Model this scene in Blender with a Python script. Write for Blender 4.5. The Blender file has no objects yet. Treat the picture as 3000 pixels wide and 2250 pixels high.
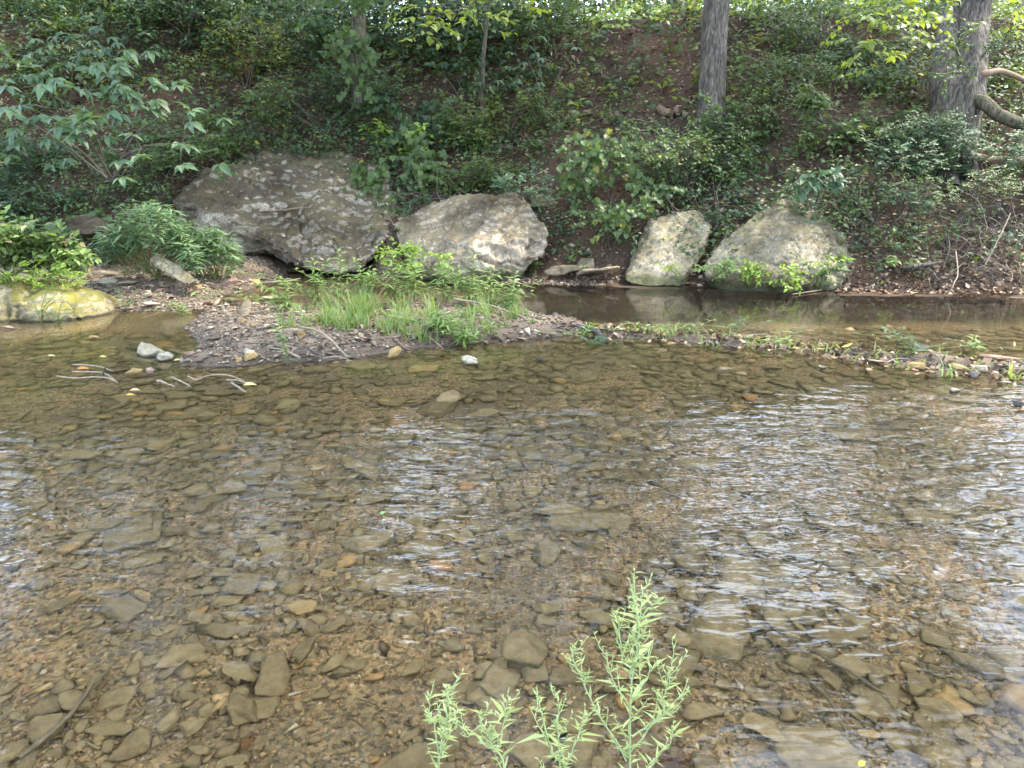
import bpy, bmesh, math, random
import numpy as np
from mathutils import Vector, Matrix

random.seed(7)
RNG = np.random.default_rng(11)
SC = bpy.context.scene
COL = SC.collection
R = math.radians

# ------------------------------------------------------------------ camera, sky, sun, exposure
CAM_H, PITCH, FPX = 1.8, R(17.5), 2083.0
cam_d = bpy.data.cameras.new('camera')
cam_d.sensor_fit = 'HORIZONTAL'; cam_d.sensor_width = 34.6
cam_d.lens = 34.6 * FPX / 3000.0
cam_d.clip_start = 0.05; cam_d.clip_end = 1500
cam = bpy.data.objects.new('camera', cam_d); COL.objects.link(cam)
cam.location = (0, 0, CAM_H); cam.rotation_euler = (R(90) - PITCH, 0, 0)
SC.camera = cam

SUN_EL, SUN_AZ = R(56), R(72)          # azimuth clockwise from +Y
world = bpy.data.worlds.new('World'); SC.world = world; world.use_nodes = True
wn = world.node_tree.nodes; wl = world.node_tree.links
sky = wn.new('ShaderNodeTexSky'); sky.sky_type = 'NISHITA'; sky.sun_disc = False
sky.sun_elevation = SUN_EL; sky.sun_rotation = SUN_AZ
sky.air_density = 1.0; sky.dust_density = 1.8; sky.ozone_density = 1.0
bg = wn['Background']; bg.inputs['Strength'].default_value = 0.15
# unseen broken cloud, bluish white, added to brighten the sky glints on the water
tcw = wn.new('ShaderNodeTexCoord'); mpw = wn.new('ShaderNodeMapping'); mpw.inputs['Scale'].default_value = (1, 1, 2.2)
nzw = wn.new('ShaderNodeTexNoise'); nzw.inputs['Scale'].default_value = 3.2; nzw.inputs['Detail'].default_value = 6; nzw.inputs['Roughness'].default_value = .55
mrw = wn.new('ShaderNodeMapRange'); mrw.inputs[1].default_value = .44; mrw.inputs[2].default_value = .60
mxw = wn.new('ShaderNodeMixRGB'); mxw.inputs[2].default_value = (9.8, 11.6, 14.8, 1)
wl.new(tcw.outputs['Generated'], mpw.inputs['Vector']); wl.new(mpw.outputs[0], nzw.inputs['Vector']); wl.new(nzw.outputs['Fac'], mrw.inputs[0])
wl.new(mrw.outputs[0], mxw.inputs[0]); wl.new(sky.outputs[0], mxw.inputs[1]); wl.new(mxw.outputs[0], bg.inputs['Color'])

sun_d = bpy.data.lights.new('sun', 'SUN'); sun_d.energy = 2.6; sun_d.angle = R(5)
sun_d.color = (1.0, 0.92, 0.78)
sun = bpy.data.objects.new('sun', sun_d); COL.objects.link(sun)
sd = Vector((math.sin(SUN_AZ) * math.cos(SUN_EL), math.cos(SUN_AZ) * math.cos(SUN_EL), math.sin(SUN_EL)))
sun.rotation_euler = sd.to_track_quat('Z', 'Y').to_euler()
sun.location = sd * 60

vs = SC.view_settings
vs.view_transform = 'Standard'; vs.look = 'None'; vs.gamma = 1.0; vs.use_curve_mapping = False
vs.exposure = 2.45
cy = SC.cycles
cy.use_denoising = True
cy.max_bounces = 8; cy.diffuse_bounces = 4; cy.glossy_bounces = 4; cy.transmission_bounces = 6
cy.transparent_max_bounces = 4; cy.sample_clamp_indirect = 6.0
cy.caustics_refractive = True; cy.caustics_reflective = False; cy.blur_glossy = 0.3

# ------------------------------------------------------------------ numeric helpers
def sstep(a, b, x):
    t = np.clip((np.asarray(x, float) - a) / (b - a), 0, 1)
    return t * t * (3 - 2 * t)

def _hash(ix, iy, iz, seed):
    h = (ix.astype(np.int64) * 374761393 + iy.astype(np.int64) * 668265263 + iz.astype(np.int64) * 2147483647 + seed * 1274126177) & 0xFFFFFFFF
    h = ((h ^ (h >> 13)) * 1274126177) & 0xFFFFFFFF
    return ((h ^ (h >> 16)) & 0xFFFF) / 65535.0

def vnoise(x, y, z=0.0, seed=0):
    x, y, z = np.broadcast_arrays(np.asarray(x, float), np.asarray(y, float), np.asarray(z, float))
    ix, iy, iz = np.floor(x), np.floor(y), np.floor(z)
    fx, fy, fz = x - ix, y - iy, z - iz
    fx, fy, fz = [f * f * f * (f * (f * 6 - 15) + 10) for f in (fx, fy, fz)]
    ix, iy, iz = ix.astype(np.int64), iy.astype(np.int64), iz.astype(np.int64)
    r = 0
    for dx in (0, 1):
        for dy in (0, 1):
            for dz in (0, 1):
                w = (fx if dx else 1 - fx) * (fy if dy else 1 - fy) * (fz if dz else 1 - fz)
                r = r + w * _hash(ix + dx, iy + dy, iz + dz, seed)
    return r * 2 - 1

def fbm(x, y, z=0.0, oct=4, seed=0):
    r, a, f = 0, 0.5, 1.0
    for i in range(oct):
        r = r + a * vnoise(np.asarray(x) * f, np.asarray(y) * f, np.asarray(z) * f, seed + i * 17)
        a *= 0.5; f *= 2.03
    return r

# ------------------------------------------------------------------ terrain height
def bar_d(x, y):
    yf = np.interp(x, [-3.6, -3.1, -2.6, -1.4, -0.8, 0.0, 0.9, 1.3], [7.6, 6.75, 6.3, 6.45, 6.85, 7.2, 7.55, 7.9])
    yb = np.interp(x, [-3.6, -2.8, -2.0, -1.0, 0.0, 0.9, 1.3], [8.4, 8.8, 9.0, 8.9, 8.4, 7.8, 7.6])
    return np.minimum(y - yf, yb - y)

def toe(x):
    return np.interp(x, [-12, -6, -5.1, -4.6, -2.6, -2.2, -1, 0.5, 1.5, 3, 4.6, 6, 8, 14],
                     [10.6, 11.2, 11.9, 12.9, 12.9, 11.9, 11.6, 11.3, 11.0, 10.7, 10.3, 10.3, 10.4, 10.6])

DEBRIS = [(0.85, 7.6), (2.1, 7.2), (3.3, 6.7), (4.3, 6.2), (6.5, 5.5)]
def debris_d(x, y):
    yy = np.interp(x, [p[0] for p in DEBRIS], [p[1] for p in DEBRIS])
    return np.abs(y - yy)

def height(x, y):
    x = np.asarray(x, float); y = np.asarray(y, float)
    n1 = fbm(x * 0.7, y * 0.7, 0, 4, 3); n2 = fbm(x * 3.1, y * 3.1, 0, 3, 9)
    bed = -0.145 + 0.04 * n1 + 0.03 * n2
    pool = sstep(-0.8, 0.8, x) * sstep(7.6, 9.0, y)
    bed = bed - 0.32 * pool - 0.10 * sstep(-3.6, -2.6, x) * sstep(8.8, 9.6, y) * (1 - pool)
    # left shore
    yl = 8.4 + 0.3 * n1
    xb = -1.4 * sstep(9.1, 9.9, y)
    sl = sstep(-0.15, 0.45, y - yl) * sstep(-1.9, -2.9, x - xb + 0.25 * n1)
    shore = 0.03 + 0.085 * np.maximum(y - 8.2, 0) + 0.05 * n2 + 0.05 * n1
    shore = shore - 0.17 * np.exp(-(((x + 3.3) / 1.1) ** 2 + ((y - 9.6) / 0.5) ** 2)) - .05
    z = bed * (1 - sl) + shore * sl
    # gravel bar
    d = bar_d(x, y)
    z = np.maximum(z, bed + (0.29 + 0.05 * n2) * sstep(-0.25, 0.45, d + 0.12 * n1) * sstep(-3.95, -3.25, x + .2 * n1))
    # spit at the bar's lower left
    z = np.maximum(z, bed + 0.25 * np.exp(-(((x + 2.75) / 0.55) ** 2 + ((y - 6.45) / 0.28) ** 2)))
    # debris riffle
    dd = debris_d(x, y)
    z = np.maximum(z, bed + (0.15 + 0.10 * n1 + 0.05 * n2) * np.exp(-(dd / 0.2) ** 2) * sstep(0.4, 1.0, x))
    z = np.maximum(z, bed + (1.15 + .15 * n2) * np.exp(-(((x + 1.95) / .38) ** 2 + ((y - 12.25) / .55) ** 2)))
    # hill
    s = y - toe(x) + 0.25 * n1
    hz = np.interp(s, [-0.6, 0, 0.35, 1.2, 2.5, 3.6, 4.7, 5.6, 8, 40, 500], [-0.6, 0.0, 0.28, 1.0, 2.2, 3.3, 4.3, 4.6, 4.8, 5.6, 9.0])
    hz = np.maximum(hz, np.interp(y - 11.75, [0, 1.2, 2.5, 3.6, 4.7], [-.5, 1.15, 2.3, 3.3, 4.2]) * sstep(13.0, 13.35, y) * sstep(-5.6, -5.0, x) * sstep(-1.2, -1.8, x))
    rough = sstep(0.0, 0.6, s)
    hz = hz + rough * (0.16 * n1 + 0.09 * n2 + 0.03 * fbm(x * 9, y * 9, 0, 2, 21))
    z = np.where(s > -0.6, np.maximum(z, hz), z)
    # near bank behind the camera
    nb = np.interp(y, [-300, -20, -6, -1.0, 0.7, 1.2, 1.55, 1.9], [6, 3.2, 1.6, 0.3, 0.16, 0.02, -0.14, -0.6])
    z = np.where(y < 1.9, np.maximum(z, nb + 0.03 * n2), z)
    return z

CT, ST = math.cos(PITCH), math.sin(PITCH)
def ray(u, v):
    a, b = (u - 1500) / FPX, (1125 - v) / FPX
    return np.array([a, CT + b * ST, -ST + b * CT])
def G(u, v, z=0.0):
    d = ray(u, v); t = (z - CAM_H) / d[2]
    return np.array([0, 0, CAM_H]) + d * t
def P(u, v, y):
    d = ray(u, v); return np.array([0, 0, CAM_H]) + d * (y / d[1])
def H(u, v):
    """point of the ground seen at that place of the photograph"""
    d = ray(u, v); t = np.arange(1.5, 40, 0.02)
    p = np.array([0, 0, CAM_H]) + d[None] * t[:, None]
    h = height(p[:, 0], p[:, 1]); k = np.argmax(p[:, 2] <= h)
    if p[k, 2] > h[k]: k = len(t) - 1
    return p[k]
def hz1(x, y): return float(height(np.array([x]), np.array([y]))[0])

# ------------------------------------------------------------------ mesh helpers
def tag(o, label=None, cat=None, group=None, kind=None):
    if label: o['label'] = label
    if cat: o['category'] = cat
    if group: o['group'] = group
    if kind: o['kind'] = kind
    return o

def empty(name, loc, rz=0):
    o = bpy.data.objects.new(name, None); COL.objects.link(o)
    o.location = loc; o.rotation_euler = (0, 0, rz); o.empty_display_size = 0.1
    return o

def mesh_from(name, V, F, smooth=True, tint=None, mats=None, midx=None):
    """V (n,3); F list of arrays (m,k)"""
    me = bpy.data.meshes.new(name)
    V = np.asarray(V, np.float32)
    me.vertices.add(len(V)); me.vertices.foreach_set('co', V.ravel())
    loops = np.concatenate([f.ravel() for f in F]).astype(np.int32)
    tot = np.concatenate([np.full(len(f), f.shape[1]) for f in F]).astype(np.int32)
    st = np.concatenate([[0], np.cumsum(tot)[:-1]]).astype(np.int32)
    me.loops.add(len(loops)); me.loops.foreach_set('vertex_index', loops)
    me.polygons.add(len(tot)); me.polygons.foreach_set('loop_start', st)
    try: me.polygons.foreach_set('loop_total', tot)
    except Exception: pass
    me.polygons.foreach_set('use_smooth', np.full(len(tot), smooth))
    if midx is not None: me.polygons.foreach_set('material_index', np.asarray(midx, np.int32))
    if tint is not None:
        a = me.attributes.new('tint', 'FLOAT_COLOR', 'POINT')
        t = np.ones((len(V), 4), np.float32); t[:, :tint.shape[1]] = tint
        a.data.foreach_set('color', t.ravel())
    for m in (mats or []): me.materials.append(m)
    me.update(calc_edges=True)
    return me

def obj(name, me, parent=None, loc=None):
    o = bpy.data.objects.new(name, me); COL.objects.link(o)
    if parent is not None: o.parent = parent
    if loc is not None: o.location = loc
    return o

class MB:
    """collects tubes and leaves into one mesh"""
    def __init__(s): s.V = []; s.Q = []; s.T = []; s.C = []; s.n = 0
    def add(s, V, quads=None, tris=None, tint=None):
        V = np.asarray(V, float)
        if quads is not None and len(quads): s.Q.append(np.asarray(quads) + s.n)
        if tris is not None and len(tris): s.T.append(np.asarray(tris) + s.n)
        s.V.append(V)
        if tint is None: tint = np.full((len(V), 3), 0.5)
        s.C.append(tint); s.n += len(V)
    def tube(s, pts, rad, k=5, tint=None, closed=True):
        pts = np.asarray(pts, float); n = len(pts)
        rad = np.broadcast_to(np.asarray(rad, float), (n,))
        T = np.gradient(pts, axis=0); T /= np.linalg.norm(T, axis=1)[:, None] + 1e-9
        ref = np.array([0.31, 0.11, 0.94]) if abs(T[0, 2]) < 0.9 else np.array([1.0, 0.1, 0.0])
        A = np.cross(T, ref); A /= np.linalg.norm(A, axis=1)[:, None] + 1e-9
        B = np.cross(T, A)
        th = np.arange(k) * 2 * np.pi / k
        ring = A[:, None] * np.cos(th)[None, :, None] + B[:, None] * np.sin(th)[None, :, None]
        V = (pts[:, None] + ring * rad[:, None, None]).reshape(-1, 3)
        i = np.arange(n - 1)[:, None] * k; j = np.arange(k)[None]; j2 = (j + 1) % k
        Q = np.stack([i + j, i + j2, i + k + j2, i + k + j], -1).reshape(-1, 4)
        tn = np.full((len(V), 3), 0.5) if tint is None else np.broadcast_to(tint, (len(V), 3))
        s.add(V, Q, None, tn)
    def build(s, name, mats, parent=None, smooth=True, loc=None):
        F = []
        if s.Q: F.append(np.concatenate(s.Q))
        if s.T: F.append(np.concatenate(s.T))
        V = np.concatenate(s.V)
        if loc is not None: V = V - np.asarray(loc)[None]
        me = mesh_from(name, V, F, smooth, np.concatenate(s.C), mats if isinstance(mats, (list, tuple)) else [mats])
        return obj(name, me, parent, loc)

def curve(pts, n):
    """Catmull-Rom through the points"""
    p = np.asarray(pts, float); p = np.vstack([2 * p[0] - p[1], p, 2 * p[-1] - p[-2]])
    t = np.linspace(0, len(p) - 3 - 1e-6, n); i = t.astype(int); f = (t - i)[:, None]
    a, b, c, d = p[i], p[i + 1], p[i + 2], p[i + 3]
    return 0.5 * (2 * b + (c - a) * f + (2 * a - 5 * b + 4 * c - d) * f ** 2 + (3 * b - a - 3 * c + d) * f ** 3)

def norm(v): return v / (np.linalg.norm(v, axis=-1, keepdims=True) + 1e-9)

# leaf templates: (verts, quads, tris); y is the leaf axis, x its width, z its normal
LEAF4 = (np.array([[0, 0, 0], [-.5, .42, .06], [.5, .42, .06], [0, .45, 0], [0, 1, -.12]]), np.array([[0, 3, 4, 1], [0, 2, 4, 3]]), None)
LEAF8 = (np.array([[0, 0, 0], [0, .3, .0], [0, .65, -.02], [0, 1, -.14], [-.46, .28, .07], [-.40, .62, .03], [.46, .28, .07], [.40, .62, .03]]),
         np.array([[1, 2, 5, 4], [1, 6, 7, 2]]), np.array([[0, 1, 4], [0, 6, 1], [2, 3, 5], [2, 7, 3]]))
HEART = (np.array([[0, 0, 0], [0, .35, 0], [0, .7, -.03], [0, 1, -.16], [-.3, -.14, .05], [-.55, .2, .08], [-.36, .62, .03], [.3, -.14, .05], [.55, .2, .08], [.36, .62, .03]]),
         np.array([[1, 2, 6, 5], [1, 8, 9, 2], [0, 1, 5, 4], [0, 7, 8, 1]]), np.array([[2, 3, 6], [2, 9, 3]]))
LANCE = (np.array([[0, 0, 0], [0, .5, .02], [0, 1, -.2], [-.5, .35, .04], [.5, .35, .04]]), np.array([[0, 1, 2, 3], [0, 4, 2, 1]]), None)
LEAF2 = (np.array([[0, 0, 0], [-.5, .45, .05], [0, 1, -.1], [.5, .45, .05]]), np.array([[0, 3, 2, 1]]), None)
LITTER = (np.array([[0, 0, .05], [-.5, .5, .18], [.5, .5, -.05], [0, 1, .12], [0, .5, 0]]), np.array([[0, 4, 3, 1], [0, 2, 3, 4]]), None)

def leaves(mb, pos, axis, nrm, L, W, tpl, tint):
    pos, axis, nrm = np.atleast_2d(pos), norm(np.atleast_2d(axis)), np.atleast_2d(nrm)
    N = len(pos)
    L = np.broadcast_to(L, (N,)); W = np.broadcast_to(W, (N,))
    x = norm(np.cross(axis, nrm)); z = norm(np.cross(x, axis))
    TV, TQ, TT = tpl; k = len(TV)
    V = pos[:, None] + (x[:, None] * (TV[None, :, 0, None] * W[:, None, None]) + axis[:, None] * (TV[None, :, 1, None] * L[:, None, None]) + z[:, None] * (TV[None, :, 2, None] * L[:, None, None]))
    off = (np.arange(N) * k)[:, None, None]
    q = (TQ[None] + off).reshape(-1, 4) if TQ is not None else None
    t = (TT[None] + off).reshape(-1, 3) if TT is not None else None
    mb.add(V.reshape(-1, 3), q, t, np.repeat(tint, k, axis=0))

# ------------------------------------------------------------------ materials
def new_mat(name):
    m = bpy.data.materials.new(name); m.use_nodes = True
    nt = m.node_tree; nt.nodes.clear()
    out = nt.nodes.new('ShaderNodeOutputMaterial')
    return m, nt, out
class NT:
    def __init__(s, nt): s.nt = nt
    def n(s, t, **kw):
        o = s.nt.nodes.new('ShaderNode' + t)
        for k, v in kw.items(): setattr(o, k, v)
        return o
    def l(s, a, b): s.nt.links.new(a, b)
    def noise(s, vec, scale, detail=4, rough=.55, dist=0.0):
        o = s.n('TexNoise'); o.inputs['Scale'].default_value = scale; o.inputs['Detail'].default_value = detail
        o.inputs['Roughness'].default_value = rough; o.inputs['Distortion'].default_value = dist
        if vec is not None: s.l(vec, o.inputs['Vector'])
        return o.outputs['Fac']
    def ramp(s, fac, stops):
        o = s.n('ValToRGB'); e = o.color_ramp.elements
        while len(e) < len(stops): e.new(0.5)
        for i, (p, c) in enumerate(stops):
            e[i].position = p; e[i].color = (*c, 1) if len(c) == 3 else c
        s.l(fac, o.inputs['Fac']); return o.outputs['Color']
    def map(s, fac, a, b, c=0.0, d=1.0):
        o = s.n('MapRange'); o.inputs[1].default_value = a; o.inputs[2].default_value = b; o.inputs[3].default_value = c; o.inputs[4].default_value = d
        s.l(fac, o.inputs[0]); return o.outputs[0]
    def math(s, op, a, b):
        o = s.n('Math', operation=op)
        for i, x in enumerate((a, b)):
            if isinstance(x, (int, float)): o.inputs[i].default_value = x
            else: s.l(x, o.inputs[i])
        return o.outputs[0]
    def mix(s, fac, a, b, blend='MIX'):
        o = s.n('MixRGB', blend_type=blend)
        for i, x in enumerate((fac, a, b)):
            if isinstance(x, (int, float)): o.inputs[i].default_value = x
            elif isinstance(x, tuple): o.inputs[i].default_value = (*x, 1)
            else: s.l(x, o.inputs[i])
        return o.outputs[0]
    def bump(s, h, strength, dist, nrm=None):
        o = s.n('Bump'); o.inputs['Strength'].default_value = strength; o.inputs['Distance'].default_value = dist
        s.l(h, o.inputs['Height'])
        if nrm is not None: s.l(nrm, o.inputs['Normal'])
        return o.outputs[0]
    def bsdf(s, out, col, rough=.8, nrm=None, spec=.3):
        b = s.n('BsdfPrincipled')
        if isinstance(col, tuple): b.inputs['Base Color'].default_value = (*col, 1)
        else: s.l(col, b.inputs['Base Color'])
        if isinstance(rough, (int, float)): b.inputs['Roughness'].default_value = rough
        else: s.l(rough, b.inputs['Roughness'])
        b.inputs['Specular IOR Level'].default_value = spec
        if nrm is not None: s.l(nrm, b.inputs['Normal'])
        s.l(b.outputs[0], out.inputs['Surface']); return b

def pos(N): return N.n('NewGeometry').outputs['Position']
def tintv(N):
    a = N.n('Attribute'); a.attribute_name = 'tint'
    s = N.n('SeparateColor'); N.l(a.outputs['Color'], s.inputs[0]); return s.outputs

def rock_mat(name, pale, dark, soil=(.05, .04, .022), cover=0.0, moss=(.05, .065, .015), moss_top=0.0, moss_amt=0.0, speck=1.0, obj_rand=False, soft=0.9, lo=.50):
    m, nt, out = new_mat(name); N = NT(nt)
    tc = N.n('TexCoord').outputs['Object']; gp = N.n('NewGeometry')
    p = gp.outputs['Position']
    big = N.noise(p, 1.6, 5, .6); mid = N.noise(p, 9, 6, .65); fine = N.noise(p, 60, 4, .7)
    f = N.math('ADD', N.math('MULTIPLY', big, .5), N.math('MULTIPLY', mid, .5))
    col = N.ramp(f, [(.40, dark), (.5, tuple(.5 * (a + b) for a, b in zip(pale, dark))), (.58, pale)])
    col = N.mix(N.map(fine, .42, .62, 0, .7 * speck), col, tuple(x * .6 for x in dark), 'MIX')
    col = N.mix(N.map(N.noise(p, 24, 5, .7), .54, .66, 0, .6 * speck), col, tuple(min(1, x * 1.15) for x in pale))
    # pale lichen flecks
    vor = N.n('TexVoronoi'); vor.inputs['Scale'].default_value = 34; N.l(p, vor.inputs['Vector'])
    fl = N.math('MULTIPLY', N.map(vor.outputs['Distance'], .28, .12), N.map(N.noise(p, 5, 3), .5, .62))
    col = N.mix(N.math('MULTIPLY', fl, .75 * speck), col, tuple(min(1, x * 1.35) for x in pale))
    if cover > 0:
        nz = N.n('SeparateXYZ'); N.l(gp.outputs['Normal'], nz.inputs[0])
        c = N.map(N.math('ADD', nz.outputs[2], N.math('MULTIPLY', N.math('SUBTRACT', N.noise(p, 2.4, 6, .7), .5), 1.15)), lo, lo + .2)
        spots = N.map(N.noise(p, 17, 6, .75), .58, .67)
        c = N.math('MULTIPLY', c, N.math('SUBTRACT', 1.0, N.math('MULTIPLY', spots, .8)))
        sc = N.mix(N.map(N.noise(p, 2.3, 4), .45, .6), soil, tuple(x * y for x, y in zip(soil, (1.3, 1.32, 1.1))))
        col = N.mix(N.math('MULTIPLY', c, cover), col, sc)
    if moss_amt > 0:
        sz = N.n('SeparateXYZ'); N.l(p, sz.inputs[0])
        c = N.map(N.math('ADD', sz.outputs[2], N.math('MULTIPLY', N.math('SUBTRACT', N.noise(p, 4, 5, .65), .5), moss_top * 1.6)), moss_top, moss_top * .45)
        mc = N.mix(N.noise(p, 22, 3), tuple(x * .5 for x in moss), moss)
        col = N.mix(N.math('MULTIPLY', c, moss_amt), col, mc)
    col = N.mix(1.0, col, N.ramp(N.noise(p, 1.15, 4, .6, .5), [(.36, (.50, .49, .45)), (.52, (.95, .95, .93)), (.66, (1.18, 1.16, 1.12))]), 'MULTIPLY')
    ck = N.math('ABSOLUTE', N.math('SUBTRACT', N.noise(p, 1.9, 3, .6, .4), .5), 0)
    col = N.mix(N.math('MULTIPLY', N.map(ck, .009, .0), N.map(N.noise(p, 1.1, 2), .45, .6, 0, .75)), col, tuple(x * .25 for x in dark))
    wz = N.n('SeparateXYZ'); N.l(p, wz.inputs[0])
    col = N.mix(N.map(N.math('ADD', wz.outputs[2], N.math('MULTIPLY', N.noise(p, 6, 3), .03)), .042, .022, 0, .7), col, (.022, .02, .013))
    if obj_rand:
        oi = N.n('ObjectInfo').outputs['Random']
        col = N.mix(1.0, col, N.ramp(oi, [(0, (.62, .6, .56)), (.5, (.9, .88, .85)), (.85, (1.1, 1.05, .98)), (1, (1.25, 1.0, .9))]), 'MULTIPLY')
    h = N.math('ADD', N.math('MULTIPLY', mid, .6), N.math('MULTIPLY', fine, .4))
    nr = N.bump(h, soft, .06)
    N.bsdf(out, col, .9, nr, .15)
    return m

def leaf_mat(name, lo, hi, yellow=(.32, .27, .03), ythr=.985, trans=.38, gloss=.4):
    m, nt, out = new_mat(name); N = NT(nt)
    t = tintv(N)
    c = N.ramp(t[0], [(0, lo), (1, hi)])
    c = N.mix(N.map(t[1], ythr, min(ythr + .01, 1.0)), c, yellow)
    p = pos(N)
    c = N.mix(N.map(N.noise(p, 35, 2), .3, .8, 0, .35), c, tuple(x * .55 for x in lo))
    b = N.n('BsdfPrincipled'); N.l(c, b.inputs['Base Color']); b.inputs['Roughness'].default_value = .5
    b.inputs['Specular IOR Level'].default_value = gloss
    tr = N.n('BsdfTranslucent'); N.l(N.mix(.5, c, (hi[0] * 1.5, hi[1] * 1.35, hi[2] * .5)), tr.inputs['Color'])
    mx = N.n('MixShader'); mx.inputs[0].default_value = trans
    N.l(b.outputs[0], mx.inputs[1]); N.l(tr.outputs[0], mx.inputs[2]); N.l(mx.outputs[0], out.inputs['Surface'])
    return m

def plain_mat(name, a, b, scale=12, rough=.85, bump=.4, bd=.01, stretch=None, spec=.25):
    m, nt, out = new_mat(name); N = NT(nt)
    p = pos(N)
    if stretch:
        mp = N.n('Mapping'); mp.inputs['Scale'].default_value = stretch; N.l(p, mp.inputs['Vector']); p = mp.outputs[0]
    n1 = N.noise(p, scale, 5, .65)
    col = N.ramp(n1, [(.3, a), (.7, b)])
    N.bsdf(out, col, rough, N.bump(n1, bump, bd), spec)
    return m

def tint_mat(name, stops, scale=30, rough=.8, bump=.3, spec=.3, wet=False):
    """colour from the piece's own tint value"""
    m, nt, out = new_mat(name); N = NT(nt)
    t = tintv(N); p = pos(N)
    c = N.ramp(t[0], stops)
    n1 = N.noise(p, scale, 5, .7)
    c = N.mix(1.0, c, N.ramp(n1, [(.3, (.6, .6, .6)), (.7, (1.15, 1.15, 1.15))]), 'MULTIPLY')
    N.bsdf(out, c, rough, N.bump(n1, bump, .006), spec)
    return m

M = {}
M['limestone'] = rock_mat('limestone_soil_capped', (.47, .41, .31), (.17, .14, .10), soil=(.092, .073, .045), cover=.95, lo=.29, moss=(.045, .06, .014), moss_top=.16, moss_amt=.7)
M['limestone_b'] = rock_mat('limestone_pale', (.52, .44, .32), (.20, .16, .11), soil=(.10, .08, .05), cover=.75, lo=.5, moss=(.05, .065, .016), moss_top=.28, moss_amt=.8)
M['limestone_d'] = rock_mat('limestone_grey', (.52, .45, .32), (.21, .175, .115), soil=(.135, .115, .065), cover=.55, lo=.6, moss=(.045, .06, .014), moss_top=.22, moss_amt=.75)
M['mossy'] = rock_mat('limestone_mossy', (.40, .34, .22), (.20, .17, .09), soil=(.14, .125, .03), cover=.9, lo=.62, moss=(.2, .17, .09), moss_top=.12, moss_amt=.4)
M['stone'] = rock_mat('shore_stone', (.48, .40, .29), (.25, .20, .14), obj_rand=True, speck=.6)
M['stone_pale'] = rock_mat('pale_stone', (.47, .43, .33), (.28, .245, .165), speck=.35, moss=(.06, .06, .02), moss_top=.03, moss_amt=.8)
M['stone_pink'] = rock_mat('pink_stone', (.36, .25, .19), (.20, .13, .095), speck=.3)
M['stone_orange'] = rock_mat('orange_stone', (.50, .24, .07), (.30, .13, .035), speck=.3)
M['stone_tan'] = rock_mat('tan_stone', (.46, .33, .15), (.28, .19, .08), speck=.3)
M['stone_dark'] = rock_mat('dark_wet_stone', (.12, .11, .10), (.05, .045, .04), speck=.3)
M['bank_stone'] = rock_mat('bank_stone', (.24, .21, .15), (.11, .09, .06), cover=.4, soil=(.07, .045, .025), obj_rand=True)

# silt-coated stones on the bed
def silt_mat(name, obj_rand):
    m, nt, out = new_mat(name); N = NT(nt); p = pos(N)
    if obj_rand: t = N.map(N.n('ObjectInfo').outputs['Random'], 0, 1, 0, .955)
    else: t = tintv(N)[0]
    c = N.ramp(t, [(0, (.132, .098, .048)), (.45, (.165, .124, .060)), (.80, (.19, .143, .07)), (.93, (.20, .147, .072)), (.95, (.25, .165, .065)), (.98, (.26, .145, .055)), (1, (.36, .28, .16))])
    n1 = N.noise(p, 22, 6, .7); n2 = N.noise(p, 130, 3, .7)
    c = N.mix(1.0, c, N.ramp(n1, [(.3, (.62, .6, .55)), (.7, (1.2, 1.18, 1.12))]), 'MULTIPLY')
    c = N.mix(N.map(n2, .55, .75, 0, .5), c, (.21, .165, .09))
    N.bsdf(out, c, .9, N.bump(N.math('ADD', n1, N.math('MULTIPLY', n2, .4)), .5, .012), .2)
    return m
M['silt'] = silt_mat('silted_bed_stone', False)
M['silt_o'] = silt_mat('silted_bed_slab', True)
M['gravel'] = tint_mat('wet_gravel', [(0, (.08, .056, .028)), (.35, (.17, .115, .048)), (.6, (.26, .175, .072)), (.82, (.33, .22, .09)), (.92, (.23, .11, .045)), (1, (.40, .31, .18))], 60)
M['shore_gravel'] = tint_mat('shore_gravel', [(0, (.06, .043, .03)), (.3, (.115, .08, .054)), (.6, (.19, .14, .092)), (.85, (.28, .22, .15)), (1, (.44, .38, .28))], 60)
M['litter'] = tint_mat('dead_leaves', [(0, (.05, .032, .02)), (.35, (.12, .072, .042)), (.6, (.21, .135, .08)), (.85, (.33, .23, .145)), (1, (.45, .35, .24))], 40, .8)
M['twig'] = tint_mat('dead_twigs', [(0, (.05, .038, .028)), (.5, (.13, .10, .075)), (1, (.34, .29, .23))], 50, .85)
M['stem'] = plain_mat('green_stem', (.09, .12, .03), (.16, .17, .06), 30)
M['woody'] = plain_mat('woody_stem', (.06, .05, .035), (.15, .125, .09), 30)
M['driftwood'] = plain_mat('bleached_driftwood', (.13, .10, .065), (.36, .295, .21), 28, stretch=(1, 1, 4))
M['wetwood'] = plain_mat('wet_black_wood', (.018, .015, .013), (.06, .05, .042), 25, rough=.45, spec=.5)
M['deadwood'] = plain_mat('brown_dead_wood', (.10, .07, .045), (.24, .17, .11), 18, stretch=(1, 1, 5))

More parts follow.
